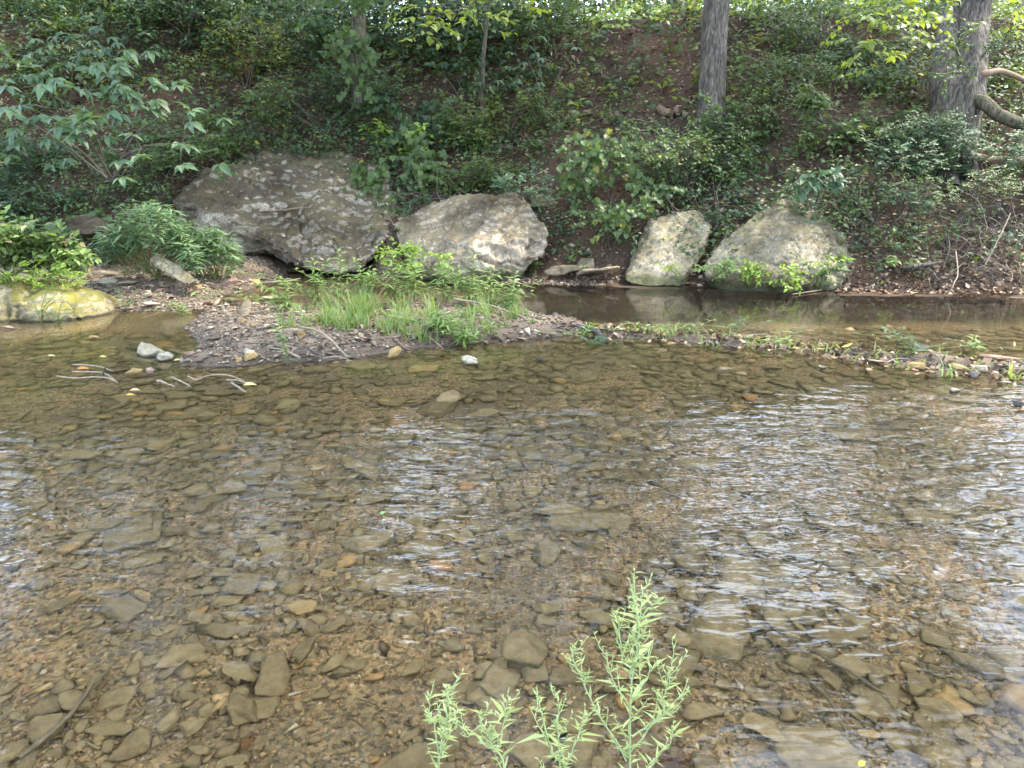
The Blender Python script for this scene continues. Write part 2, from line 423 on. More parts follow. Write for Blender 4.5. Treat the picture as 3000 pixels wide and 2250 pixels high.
def bark_mat(name, a, b, green=0.0):
    m, nt, out = new_mat(name); N = NT(nt); p = pos(N)
    mp = N.n('Mapping'); mp.inputs['Scale'].default_value = (1, 1, .22); N.l(p, mp.inputs['Vector'])
    n1 = N.noise(mp.outputs[0], 26, 5, .65, .6); n2 = N.noise(p, 3, 3)
    c = N.ramp(n1, [(.34, tuple(x * .35 for x in a)), (.5, a), (.68, b)])
    c = N.mix(1.0, c, N.ramp(n2, [(.3, (.75, .75, .75)), (.7, (1.15, 1.13, 1.1))]), 'MULTIPLY')
    if green: c = N.mix(N.map(N.noise(p, 5, 4), .4, .65, 0, green), c, (.05, .06, .025))
    N.bsdf(out, c, .9, N.bump(n1, .9, .03), .15)
    return m
M['bark'] = bark_mat('grey_bark', (.095, .082, .066), (.205, .18, .148))
M['bark_moss'] = bark_mat('mossy_bark', (.10, .085, .06), (.20, .17, .12), .6)

# ground materials
def soil_mat():
    m, nt, out = new_mat('red_brown_soil'); N = NT(nt); p = pos(N)
    n1 = N.noise(p, .7, 5, .6); n2 = N.noise(p, 7, 6, .7); n3 = N.noise(p, 45, 4, .7)
    c = N.ramp(n1, [(.35, (.042, .033, .023)), (.5, (.072, .048, .032)), (.66, (.105, .064, .041))])
    c = N.mix(N.map(n2, .4, .7, 0, .6), c, (.045, .032, .02))
    c = N.mix(N.map(n3, .6, .7, 0, .55), c, (.21, .15, .10))
    nr = N.bump(N.math('ADD', n2, N.math('MULTIPLY', n3, .5)), .8, .05)
    N.bsdf(out, c, .95, nr, .1); return m
def bed_mat():
    m, nt, out = new_mat('stream_gravel_floor'); N = NT(nt); p = pos(N)
    v = N.n('TexVoronoi'); v.inputs['Scale'].default_value = 55; N.l(p, v.inputs['Vector'])
    s = N.n('SeparateColor'); N.l(v.outputs['Color'], s.inputs[0])
    c = N.ramp(s.outputs[0], [(0, (.07, .05, .026)), (.4, (.16, .11, .048)), (.75, (.26, .175, .074)), (.95, (.20, .10, .045)), (1, (.34, .27, .16))])
    big = N.noise(p, 1.3, 4, .6)
    c = N.mix(N.map(big, .42, .6), c, N.mix(.6, c, (.08, .066, .037)))
    n3 = N.noise(p, 60, 4, .7)
    nr = N.bump(N.math('SUBTRACT', N.math('MULTIPLY', n3, .4), v.outputs['Distance']), .8, .012)
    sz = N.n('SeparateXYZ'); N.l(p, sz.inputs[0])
    c = N.mix(N.map(sz.outputs[2], -.24, -.42, 0, .85), c, (.012, .010, .007))  # deep pool floor darkened as silt, standing in for light the water absorbs
    N.bsdf(out, c, .85, nr, .25); return m
def mud_mat():
    m, nt, out = new_mat('damp_gravel_mud'); N = NT(nt); p = pos(N)
    n1 = N.noise(p, 2.2, 5, .6); n3 = N.noise(p, 50, 4, .7)
    c = N.ramp(n1, [(.35, (.075, .053, .032)), (.5, (.145, .103, .062)), (.65, (.22, .165, .10))])
    c = N.mix(N.map(n3, .5, .7, 0, .6), c, (.32, .25, .17))
    sz = N.n('SeparateXYZ'); N.l(p, sz.inputs[0])
    c = N.mix(N.map(sz.outputs[2], .15, .03, 0, .75), c, (.05, .036, .025))
    N.bsdf(out, c, N.map(n1, .4, .6, .5, .9), N.bump(n3, .8, .02), .35); return m
M['soil'] = soil_mat(); M['bed'] = bed_mat(); M['mud'] = mud_mat()

def water_mat():
    m, nt, out = new_mat('clear_stream_water'); N = NT(nt); p = pos(N)
    a = N.n('Attribute'); a.attribute_name = 'tint'
    s = N.n('SeparateColor'); N.l(a.outputs['Color'], s.inputs[0])
    mp = N.n('Mapping'); mp.inputs['Scale'].default_value = (.55, 1.25, 1); mp.inputs['Rotation'].default_value = (0, 0, R(-14)); N.l(p, mp.inputs['Vector'])
    r1 = N.noise(mp.outputs[0], 10, 1, .4, 1.0); r2 = N.noise(mp.outputs[0], 36, 0, .4, .6)
    h = N.math('MULTIPLY', N.math('ADD', r1, N.math('MULTIPLY', r2, .16)), s.outputs[0])
    nr = N.bump(h, 1.0, .017)
    g = N.n('BsdfGlass'); g.inputs['IOR'].default_value = 1.333; g.inputs['Roughness'].default_value = 0.0
    g.inputs['Color'].default_value = (.97, .96, .92, 1)
    N.l(nr, g.inputs['Normal']); N.l(g.outputs[0], out.inputs['Surface'])
    return m
M['water'] = water_mat()

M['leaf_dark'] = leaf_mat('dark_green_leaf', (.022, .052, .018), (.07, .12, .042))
M['leaf_mid'] = leaf_mat('mid_green_leaf', (.042, .08, .02), (.115, .17, .045), ythr=.975)
M['leaf_yellow'] = leaf_mat('yellow_green_leaf', (.06, .10, .02), (.17, .21, .05), ythr=.93)
M['leaf_blue'] = leaf_mat('blue_green_leaf', (.042, .088, .042), (.115, .185, .09), ythr=.997)
M['leaf_willow'] = leaf_mat('willow_green_leaf', (.06, .115, .045), (.15, .235, .10), ythr=.999)
M['leaf_lime'] = leaf_mat('lime_leaf', (.12, .21, .02), (.27, .38, .06), ythr=.999)
M['leaf_bright'] = leaf_mat('bright_grass_leaf', (.10, .17, .042), (.25, .35, .11), yellow=(.38, .31, .15), ythr=.86)
M['leaf_pale'] = leaf_mat('pale_weed_leaf', (.25, .32, .10), (.45, .53, .23), ythr=.999)
M['leaf_far'] = leaf_mat('sunlit_far_leaf', (.08, .13, .02), (.22, .28, .05), trans=.5)  # sunlight put into the colour: brighter yellow-green, more translucent
M['leaf_crown'] = leaf_mat('crown_leaf', (.03, .06, .018), (.07, .12, .03), ythr=.999)
# ------------------------------------------------------------------ ground
def axis_grid(a, b, fine, lo, hi, grow=1.22):
    mid = np.arange(a, b + fine / 2, fine); out = list(mid)
    s, x = fine, b
    while x < hi: s *= grow; x += s; out.append(x)
    s, x = fine, a; pre = []
    while x > lo: s *= grow; x -= s; pre.append(x)
    return np.array(pre[::-1] + out)
GX = axis_grid(-9.5, 9.5, .055, -420, 420)
GY = axis_grid(1.2, 16.5, .055, -420, 420)
X, Y = np.meshgrid(GX, GY)
Z = height(X, Y)
nx, ny = len(GX), len(GY)
idx = np.arange(nx * ny).reshape(ny, nx)
quads = np.stack([idx[:-1, :-1], idx[:-1, 1:], idx[1:, 1:], idx[1:, :-1]], -1).reshape(-1, 4)
cx = (X[:-1, :-1] + X[1:, 1:]).ravel() / 2; cyy = (Y[:-1, :-1] + Y[1:, 1:]).ravel() / 2; cz = (Z[:-1, :-1] + Z[1:, 1:]).ravel() / 2
is_hill = (cyy > toe(cx) - 0.05) | ((cx > -.8) & (cyy > toe(cx) - .7))
is_land = (~is_hill) & (cz > -0.035) & (cyy > 5)
is_near = cyy < 1.25
is_bed = ~(is_hill | is_land | is_near)
V = np.stack([X.ravel(), Y.ravel(), Z.ravel()], 1)
def sub(name, mask, mat):
    q = quads[mask]; u, inv = np.unique(q, return_inverse=True)
    me = mesh_from(name, V[u], [inv.reshape(-1, 4)], True, None, [mat])
    return tag(obj(name, me), kind='structure')
hillside = sub('hillside', is_hill, M['soil'])
gravel_bank = sub('gravel_bank', is_land, M['mud'])
near_bank = sub('near_bank', is_near, M['soil'])
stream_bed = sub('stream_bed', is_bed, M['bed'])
tag(hillside, 'steep red-brown earth bank littered with dead leaves'); tag(gravel_bank, 'damp gravel shore and bar'); tag(near_bank, 'near bank under the viewer'); tag(stream_bed, 'shallow gravel stream floor')

# ------------------------------------------------------------------ water
def riffle(x, y):
    """how broken the surface is: the current runs over the shallows at the right"""
    n = fbm(x * .5, y * .8, 0, 3, 77)
    r = sstep(-1.2, 1.0, x + .8 * n) * sstep(5.3, 4.2, y - .22 * x + .6 * n) * sstep(2.1, 3.5, y + .05 * x)
    l = (.45 + .35 * sstep(-.2, .3, n)) * sstep(5.0, 4.2, y + .3 * n) * sstep(2.0, 3.2, y)
    t = .35 * np.exp(-(debris_d(x, y - .1) / .35) ** 2) * sstep(2.0, 4.0, x)
    return np.clip(np.maximum(np.maximum(r, l), t), 0, 1)
WX = axis_grid(-4.7, 4.9, .024, -60, 60); WY = np.concatenate([np.arange(1.15, 6.4, .024), np.arange(6.4, 7.0, .035), np.arange(7.0, 12.6, .08)])
X, Y = np.meshgrid(WX, WY)
rf = riffle(X, Y)
w1 = fbm(X * 1.3, Y * 1.3, 0, 3, 5); w2 = fbm(X * 1.1, Y * 1.1, 0, 3, 31)
Zw = np.zeros_like(X)
for lam, ang, amp, ph in [(.24, 80, .8, 0), (.165, 99, 1.0, 1.3), (.125, 63, 1.0, 2.1), (.34, 114, .5, .4), (.105, 88, 1.0, 4.0), (.085, 108, .7, 2.7)]:
    k = 2 * np.pi / lam; a = R(ang)
    Zw += amp * lam * np.sin(k * (X * math.cos(a) + Y * math.sin(a)) + ph + 5.0 * w1 + 4.0 * w2 * (lam / .15)) * (0.6 + .8 * vnoise(X * 3 + ph, Y * 3, 0, 50))
Zw *= .022 * rf * sstep(6.6, 5.4, Y)
Zw += .0012 * fbm(X * 2.2, Y * 4.5, 0, 3, 8)
calm = .02 + .12 * sstep(8.6, 6.5, Y) + .08 * sstep(.1, .5, fbm(X * .6, Y * .9, 0, 3, 12))
tint = np.zeros((X.size, 3)); tint[:, 0] = np.clip(.85 * rf + calm, 0, 1).ravel()
nx, ny = len(WX), len(WY); idx = np.arange(nx * ny).reshape(ny, nx)
q = np.stack([idx[:-1, :-1], idx[:-1, 1:], idx[1:, 1:], idx[1:, :-1]], -1).reshape(-1, 4)
water = tag(obj('water', mesh_from('water', np.stack([X.ravel(), Y.ravel(), Zw.ravel()], 1), [q], True, tint, [M['water']])), 'clear shallow stream water with ripples on the right', kind='structure')

# ------------------------------------------------------------------ rocks
def ico(sub):
    bm = bmesh.new(); bmesh.ops.create_icosphere(bm, subdivisions=sub, radius=1)
    v = np.array([x.co[:] for x in bm.verts]); f = np.array([[a.index for a in p.verts] for p in bm.faces]); bm.free()
    return v, f
ICO = {k: ico(k) for k in (1, 2, 3, 4)}
ICO[0] = (np.array([[1, 0, 0], [-1, 0, 0], [0, 1, 0], [0, -1, 0], [0, 0, 1], [0, 0, -1]], float), np.array([[0, 2, 4], [2, 1, 4], [1, 3, 4], [3, 0, 4], [2, 0, 5], [1, 2, 5], [3, 1, 5], [0, 3, 5]]))
def stone_verts(sub, rng, planes=11, flat=.42, rough=.05, sharp=30.0):
    """a broken, slightly worn polyhedron: soft intersection of half-spaces"""
    d, f = ICO[sub]
    n = norm(rng.normal(size=(planes, 3))); n[0] = (0, 0, 1); n[1] = (0, 0, -1)
    n[0] = norm(n[0] + rng.normal(size=3) * .12)
    dist = rng.uniform(.62, 1.0, planes); dist[0] = dist[1] = .7
    q = (d @ n.T) / dist[None]
    r = 1.0 / (np.log(np.exp(sharp * np.maximum(q, 0)).sum(1)) / sharp)
    v = d * r[:, None]
    s = rng.uniform(0, 50)
    if rough: v = v * (1 + rough * fbm(v[:, 0] * 2 + s, v[:, 1] * 2, v[:, 2] * 2, 3, 4))[:, None]
    v = v * np.array([1, rng.uniform(.6, .85), flat])
    v /= np.abs(v[:, 0]).max()
    return v, f
STONE = [mesh_from('stone_shape', *(lambda t: (t[0], [t[1]]))(stone_verts(4, RNG, flat=RNG.uniform(.32, .5), rough=.14)), True, None, [M['silt_o']]) for _ in range(14)]
CHUNK = [mesh_from('rock_shape', *(lambda t: (t[0], [t[1]]))(stone_verts(4, RNG, planes=9, flat=RNG.uniform(.55, .8), rough=.28, sharp=45)), True, None, [M['stone']]) for _ in range(12)]

def rock(name, me, loc, size, rz, mat=None, tilt=(0, 0), parent=None):
    """size: half extents"""
    if mat is not None:
        key = me.name + mat.name
        if key not in RK: 
            c = me.copy(); c.materials.clear(); c.materials.append(mat); RK[key] = c
        me = RK[key]
    o = bpy.data.objects.new(name, me); COL.objects.link(o)
    o.location = loc; o.scale = size; o.rotation_euler = (tilt[0], tilt[1], rz)
    if parent is not None: o.parent = parent
    return o
RK = {}

def boulder(name, label, hulls, mat, voxel=.03, amp=.05, smooth=3, seed=1, freq=1.0, base=None):
    """hulls: lists of (u, v, y) seen points and (x, y, z, 'w') world points"""
    me = bpy.data.meshes.new(name); bmA = bmesh.new()
    for pts in hulls:
        bm = bmesh.new()
        for p in pts: bm.verts.new(tuple(P(*p)) if len(p) == 3 else p[:3])
        r = bmesh.ops.convex_hull(bm, input=bm.verts[:])
        bmesh.ops.delete(bm, geom=[g for g in r['geom_interior'] if isinstance(g, bmesh.types.BMVert)], context='VERTS')
        t = bpy.data.meshes.new('t'); bm.to_mesh(t); bmA.from_mesh(t); bm.free(); bpy.data.meshes.remove(t)
    bmA.to_mesh(me); bmA.free()
    o = bpy.data.objects.new(name, me); COL.objects.link(o)
    md = o.modifiers.new('r', 'REMESH'); md.mode = 'VOXEL'; md.voxel_size = voxel
    dg = bpy.context.evaluated_depsgraph_get()
    m2 = bpy.data.meshes.new_from_object(o.evaluated_get(dg)); o.modifiers.clear()
    o.data = m2; bpy.data.meshes.remove(me); m2.name = name
    n = len(m2.vertices); v = np.empty(n * 3, np.float32); m2.vertices.foreach_get('co', v); v = v.reshape(-1, 3).astype(float)
    e = np.empty(len(m2.edges) * 2, np.int32); m2.edges.foreach_get('vertices', e); e = e.reshape(-1, 2)
    deg = np.bincount(e.ravel(), minlength=n)[:, None]
    def lap(v):
        s = np.zeros_like(v); np.add.at(s, e[:, 0], v[e[:, 1]]); np.add.at(s, e[:, 1], v[e[:, 0]]); return s / np.maximum(deg, 1)
    for _ in range(smooth): v = lap(v)
    m2.vertices.foreach_set('co', v.astype(np.float32).ravel()); m2.update()
    nr = np.empty(n * 3, np.float32); m2.vertices.foreach_get('normal', nr); nr = nr.reshape(-1, 3)
    a, b, c = v[:, 0] * freq, v[:, 1] * freq, v[:, 2] * freq
    d = amp * 1.6 * fbm(a * 1.5, b * 1.5, c * 1.5, 3, seed)
    ridg = 1 - np.abs(fbm(a * 2.6 + 7, b * 2.6, c * 4.2, 3, seed + 40)) * 2
    d += amp * .8 * (ridg - .6)
    pit = sstep(.25, .6, fbm(a * 9, b * 9, c * 9, 3, seed + 5)); d -= amp * .7 * pit
    d += amp * .6 * fbm(a * 13, b * 16, c * 16, 2, seed + 9)
    st = (v @ np.array([.25, .12, 1.0])) * 3.4 * freq + 1.2 * fbm(a * .8, b * .8, c * .8, 2, seed + 60)
    d += amp * .55 * ((st - np.floor(st)) - .5) * sstep(-.1, .35, fbm(a * .9 + 3, b * .9, c * .9, 2, seed + 61))
    d -= amp * .9 * np.exp(-(fbm(a * 1.0 + 9, b * 1.0, c * 1.0, 3, seed + 62) / .018) ** 2)
    v = v + nr * d[:, None]
    bc = np.array([v[:, 0].mean(), v[:, 1].mean(), v[:, 2].min()]); v = v - bc
    m2.vertices.foreach_set('co', v.astype(np.float32).ravel())
    m2.polygons.foreach_set('use_smooth', np.ones(len(m2.polygons), bool)); m2.materials.append(mat); m2.update()
    o.location = bc
    return tag(o, label, 'boulder')

A_ = boulder('boulder', 'huge tilted slab boulder with soil-covered top overhanging a dark hollow',
    [[(640, 470, 13.2), (780, 440, 13.6), (1000, 440, 13.6), (1120, 480, 13.3), (525, 585, 12.25), (515, 620, 12.3), (540, 560, 12.6), (640, 632, 11.85), (760, 694, 11.6), (880, 750, 11.4), (545, 662, 12.2), (640, 712, 11.98), (740, 748, 11.8), (810, 762, 11.75),
      (950, 798, 11.25), (1040, 800, 11.35), (1075, 770, 11.5), (1135, 690, 12.0), (1160, 610, 12.5), (840, 755, 12.6), (1000, 800, 12.3),
      (-4.8, 14.2, 1.2, 'w'), (-2.2, 14.4, 1.2, 'w'), (-2.2, 13.4, .5, 'w')]], M['limestone'], .03, .095, 2, 3)
B_ = boulder('boulder', 'pale blocky boulder with lime-green vine at its foot, right of the huge slab',
    [[(1520, 565, 11.9), (1470, 580, 11.7), (1260, 590, 12.3), (1160, 650, 12.2), (1605, 690, 11.35), (1600, 735, 11.3), (1565, 630, 11.7), (1290, 815, 10.75), (1335, 838, 10.7), (1400, 838, 10.75), (1480, 800, 10.95),
      (1165, 720, 11.5), (1200, 790, 11.2), (1430, 640, 11.2), (1390, 720, 10.8), (-1.5, 12.6, .2, 'w'), (.3, 12.4, .3, 'w'), (.1, 11.6, .0, 'w'), (-.3, 10.95, -.3, 'w'), (-1.0, 10.95, -.3, 'w')]], M['limestone_b'], .028, .06, 1, 12)
C_ = boulder('boulder', 'narrow leaning grey boulder between the pale blocky one and the large rounded one',
    [[(1905, 640, 11.5), (2040, 612, 11.6), (2085, 660, 11.3), (2072, 720, 11.1), (1840, 795, 10.75), (1832, 822, 10.6), (1990, 835, 10.45), (2005, 825, 10.6), (1880, 838, 10.5), (1915, 660, 11.2), (2030, 780, 10.75),
      (1.9, 11.9, .2, 'w'), (3.0, 11.8, .2, 'w'), (2.0, 10.8, -.3, 'w'), (2.6, 10.8, -.3, 'w')]], M['limestone_d'], .026, .05, 1, 22)
D_ = boulder('boulder', 'large rounded grey boulder with lime leaves along its mossy foot, beside the pool',
    [[(2290, 570, 11.3), (2330, 575, 11.3), (2390, 615, 11.1), (2460, 680, 10.8), (2490, 730, 10.7), (2488, 800, 10.5), (2470, 850, 10.35), (2310, 868, 9.95), (2200, 864, 10.05), (2110, 845, 10.25), (2065, 800, 10.4), (2085, 750, 10.6),
      (2115, 705, 10.8), (2200, 640, 11.1), (2330, 690, 10.45), (2250, 790, 10.05), (2400, 800, 10.1), (3.2, 10.4, -.4, 'w'), (4.5, 10.4, -.4, 'w'), (3.2, 11.6, .3, 'w'), (4.9, 11.6, .3, 'w')]], M['limestone_d'], .027, .055, 1, 31)
E_ = boulder('boulder', 'low boulder covered in yellow-green moss at the left water edge',
    [[(20, 830, 8.6), (60, 815, 8.9), (160, 812, 9.0), (235, 838, 8.9), (300, 885, 8.7), (295, 915, 8.5), (230, 925, 8.25), (120, 935, 8.15), (40, 950, 8.1), (-160, 945, 8.1), (-200, 850, 8.8), (60, 880, 8.3),
      (-6.5, 9.2, -.2, 'w'), (-4.6, 9.2, -.2, 'w'), (-6.5, 8.2, -.3, 'w'), (-5.0, 8.3, -.3, 'w')]], M['mossy'], .022, .075, 2, 44)
F_ = boulder('boulder', 'dark rounded boulder tucked under the overhanging huge slab',
    [[(700, 735, 12.3), (760, 725, 12.3), (860, 745, 12.3), (885, 790, 11.9), (820, 800, 11.7), (730, 790, 11.8), (700, 760, 12.1), (-4.5, 12.6, 0, 'w'), (-3.6, 12.6, 0, 'w')]], M['bank_stone'], .025, .06, 2, 51)
S_ = boulder('leaning_rock', 'lichen-streaked stone slab leaning at the foot of the narrow-leaved bush',
    [[(440, 750, 9.95), (462, 745, 9.95), (520, 775, 9.75), (575, 818, 9.5), (585, 832, 9.45), (545, 835, 9.45), (455, 785, 9.85), (440, 765, 9.9), (450, 752, 10.15), (530, 785, 10.0), (588, 828, 9.65)]], M['limestone_d'], .014, .02, 2, 61, 2.0)
tag(S_, cat='rock')
K_ = boulder('boulder', 'flat grey boulder half buried above the left gravel shore',
    [[(190, 640, 11.2), (235, 628, 11.3), (300, 640, 11.3), (305, 670, 11.0), (250, 690, 10.9), (200, 680, 10.95), (-6.6, 11.6, .5, 'w'), (-5.9, 11.6, .5, 'w')]], M['bank_stone'], .022, .03, 2, 71)

# ------------------------------------------------------------------ trees
def trunk_mesh(name, path, rad, mat, parent, k=28, n=60, furrow=.035, seed=1, flare=None):
    c = curve(path, n); r = np.interp(np.linspace(0, 1, n), np.linspace(0, 1, len(rad)), rad)
    T = norm(np.gradient(c, axis=0)); A = norm(np.cross(T, np.array([0, 1, 0.05]))); B = np.cross(T, A)
    th = np.arange(k) * 2 * np.pi / k
    cs, sn = np.cos(th), np.sin(th)
    s = np.linspace(0, n * .12, n)
    ridge = vnoise(cs[None] * 6 + 3 * seed, sn[None] * 6, s[:, None] * .8, seed) * .6 + vnoise(cs[None] * 12, sn[None] * 12, s[:, None] * 1.6, seed + 3) * .4
    lump = fbm(cs[None] * 1.2 + seed, sn[None] * 1.2, s[:, None] * .25, 2, seed + 7)
    rr = r[:, None] * (1 + furrow * 2 * ridge + .12 * lump)
    if flare is not None:
        f = np.exp(-np.linspace(0, 1, n) / flare[0])
        rr = rr * (1 + f[:, None] * flare[1] * (.5 + .5 * np.cos(th * flare[2] + 1.0)[None] ** 2))
    V = (c[:, None] + A[:, None] * (cs[None] * rr)[..., None] + B[:, None] * (sn[None] * rr)[..., None]).reshape(-1, 3)
    i = np.arange(n - 1)[:, None] * k; j = np.arange(k)[None]; j2 = (j + 1) % k
    Q = np.stack([i + j, i + k + j, i + k + j2, i + j2], -1).reshape(-1, 4)
    mb = MB(); mb.add(V, Q); return mb.build(name, mat, parent)

def crown(parent, blobs, n, size, mat, name='crown', seed=1, squash=.6):
    """leaf clumps through several overlapping lobes"""
    rng = np.random.default_rng(seed); mb = MB()
    b = np.array(blobs, float); vol = b[:, 3] ** 2; pick = rng.choice(len(b), n // 9, p=vol / vol.sum())
    d = norm(rng.normal(size=(len(pick), 3))); rad = rng.uniform(.35, 1.0, len(pick)) ** .6
    cl = b[pick, :3] + d * (rad * b[pick, 3])[:, None] * np.array([1, 1, squash])
    cl += rng.normal(size=cl.shape) * .15
    pc = np.repeat(cl, 9, axis=0) + rng.normal(size=(len(cl) * 9, 3)) * np.array([.33, .33, .2])
    ax = rng.normal(size=pc.shape); ax[:, 2] -= .5
    nm = rng.normal(size=pc.shape) * .6; nm[:, 2] += 1
    L = size * rng.uniform(.6, 1.3, len(pc))
    tn = rng.uniform(0, 1, (len(pc), 3))
    leaves(mb, pc, ax, nm, L, L * .62, LEAF2, tn)
    return mb.build(name, mat, parent, smooth=False)

def limbs(parent, start, ends, r0, mat):
    for e in ends:
        s = np.array(start, float); e = np.array(e, float)
        m_ = (s + e) / 2 + np.array([0, 0, .5])
        mb = MB(); mb.tube(curve([s, m_, e], 10), np.linspace(r0, r0 * .25, 10), 6); mb.build('limb', mat, parent)

def tree(name, label, base_uv, path, rad, mat, blobs, n, leaf=.2, seed=1, flare=(.12, .5, 3), lm='leaf_crown', squash=.6, k=28, group=None):
    b = np.array(path[0])
    t = empty(name, b); tag(t, label, 'tree', group)
    tm = trunk_mesh('trunk', [np.array(p) - b for p in path], rad, mat, t, seed=seed, flare=flare, k=k)
    bl = [(x - b[0], y - b[1], z - b[2], r) for x, y, z, r in blobs]
    top = np.array(path[-1]) - b
    limbs(t, top - np.array([0, 0, .4]), [q[:3] for q in bl[:5]], rad[-1] * .6, mat)
    crown(t, bl, n, leaf, M[lm], seed=seed, squash=squash)
    return t

# middle tree
ty = H(2080, 375)[1] + .1; p0 = P(2080, 385, ty); p1 = P(2088, 200, ty + .1); p2 = P(2100, 0, ty + .25)
tree('tree', 'straight grey-barked tree trunk rising from the middle of the bank', None,
     [p0 - np.array([0, 0, .5]), p0, p1, p2, p2 + np.array([.15, .1, 2]), p2 + np.array([.3, .1, 4.0])], [.27, .25, .215, .215, .19, .16], M['bark'],
     [(4.0, 15.2, 11.0, 1.8), (2.2, 15.2, 11.5, 1.8), (3.4, 8.0, 11.4, 2.0), (5.0, 7.4, 11.6, 1.9), (3.6, 5.0, 12.0, 2.0), (1.2, 6.6, 12.0, 1.9)], 13000, seed=2)  # out-of-view crown lobes placed to shade the bed and leave the boulders open
# big forked tree at the right
ty = H(2795, 500)[1] + .1; b0 = P(2795, 500, ty); b1 = P(2800, 400, ty + .1); b2 = P(2815, 290, ty + .2); b3 = P(2835, 170, ty + .35); b4 = P(2862, 0, ty + .6)
bt = tree('tree', 'thick forked tree with twisted roots on the right of the bank', None,
     [b0 - np.array([0, 0, .35]), b1, b2, b3, b4, b4 + np.array([.3, .1, 2.2]), b4 + np.array([.5, .2, 4.2])], [.34, .33, .35, .28, .245, .22, .18], M['bark'],
     [(9.0, 15.4, 10.6, 1.9), (7.0, 15.6, 11.0, 1.9), (8.6, 8.0, 11.2, 2.1), (6.2, 8.2, 11.0, 2.0), (9.4, 5.4, 11.5, 2.1), (6.8, 5.0, 11.5, 2.0), (11.2, 16.0, 11.2, 2.0)], 14000, seed=5, k=36, flare=(.05, .3, 3))  # crown lobes out of view, arranged to keep sun off the bed
fk = [P(2770, 330, ty + .15), P(2765, 200, ty + .3), P(2778, 90, ty + .6), P(2790, 0, ty + .9), P(2790, -250, ty + 1.4)]
trunk_mesh('fork', [f - b0 + np.array([0, 0, .35]) for f in fk], [.22, .19, .165, .155, .14], M['bark'], bt, seed=9)
def root(parent, org, pts, r0, r1, mat, name='root', n=18, k=9):
    return trunk_mesh(name, [np.array(p) - org for p in pts], [r0, (r0 + r1) / 2, r1], mat, parent, k=16, n=34, furrow=.06, seed=int(pts[0][0] * 10) % 50)
bo = b0 - np.array([0, 0, .35])
root(bt, bo, [P(2830, 290, ty + 0.10), P(2880, 300, ty + -0.20), P(2930, 340, ty + -0.40), P(3010, 372, ty + -0.50), P(3100, 400, ty + -0.50)], .11, .08, M['bark_moss'])
root(bt, bo, [P(2850, 225, ty + 0.20), P(2880, 217, ty + 0.00), P(2935, 210, ty + 0.10), P(3010, 238, ty + 0.10)], .06, .04, M['deadwood'])
root(bt, bo, [P(2800, 440, ty + 0.00), P(2830, 470, ty + -0.25), P(2850, 520, ty + -0.50)], .17, .10, M['bark'])
root(bt, bo, [P(2790, 440, ty + 0.00), P(2780, 500, ty + -0.30), P(2795, 550, ty + -0.60)], .17, .09, M['bark'])
root(bt, bo, [P(2770, 330, ty + 0.00), P(2720, 390, ty + 0.00), P(2680, 440, ty + 0.00), P(2640, 470, ty + 0.00)], .22, .10, M['bark_moss'])
# left trunk with vines
ty = H(1050, 305)[1] + .05; c0 = P(1050, 300, ty); c1 = P(1048, 130, ty + .2); c2 = P(1050, 0, ty + .4)
tree('tree', 'slender moss-greened tree trunk wrapped in vines, left of centre', None,
     [c0 - np.array([0, 0, .5]), c0, c1, c2, c2 + np.array([-.1, 0, 3.5])], [.16, .145, .13, .125, .10], M['bark_moss'],
     [(-3.2, 13.5, 8.4, 2.0), (-5.0, 12.8, 8.6, 2.0), (-1.6, 14.2, 9.4, 1.6), (-3.6, 11.5, 10.2, 2.3), (-6.4, 11.6, 10.0, 2.2), (-1.2, 11.0, 11.2, 2.0), (-2.2, 8.8, 9.8, 2.0), (-5.0, 9.0, 9.6, 2.2), (-7.8, 9.6, 9.2, 2.2), (-9.5, 12.0, 8.8, 2.2), (-4.6, 12.8, 8.6, 1.6)], 24000, seed=8)  # out-of-view lobes added to hide the sky from the lower left water
# thin trunks on the left and on top of the bank
def simple_tree(label, u, v, y, r, blobs, n, seed, lm='leaf_crown', leaf=.2, lean=0.0, hgt=5.0):
    q = P(u, v, y); q[2] = hz1(q[0], q[1])
    return tree('tree', label, None, [q - np.array([0, 0, .3]), q + np.array([0, 0, 1.0]), q + np.array([lean, 0, 2.5]), q + np.array([lean * 1.5, 0, hgt])], [r * 1.2, r, r * .9, r * .6], M['bark_moss'], blobs, n, leaf, seed, lm=lm, k=14)
simple_tree('slim bent sapling trunk beneath hanging leaves, top centre', 1415, 170, 14.3, .035,
    [(-.2, 14.6, 7.0, 1.1), (.6, 14.9, 7.8, 1.2), (-.6, 13.6, 8.2, 1.3)], 2600, 15, 'leaf_mid', .16, .2, 3.0)
simple_tree('dark trunk on top of the bank between the straight tree and hanging leaves', 1985, 20, 18.5, .16,
    [(4.0, 19.5, 15.0, 2.2), (6.4, 20.0, 15.5, 2.4), (2.0, 20.0, 16, 2.4)], 4500, 16, hgt=10.0)
simple_tree('distant slim trunk on top of the bank near the forked tree', 2458, 10, 21.0, .14,
    [(9.5, 22, 16, 2.4), (12, 21, 16, 2.6), (7.4, 23, 16.5, 2.4)], 4500, 17, hgt=11.0)
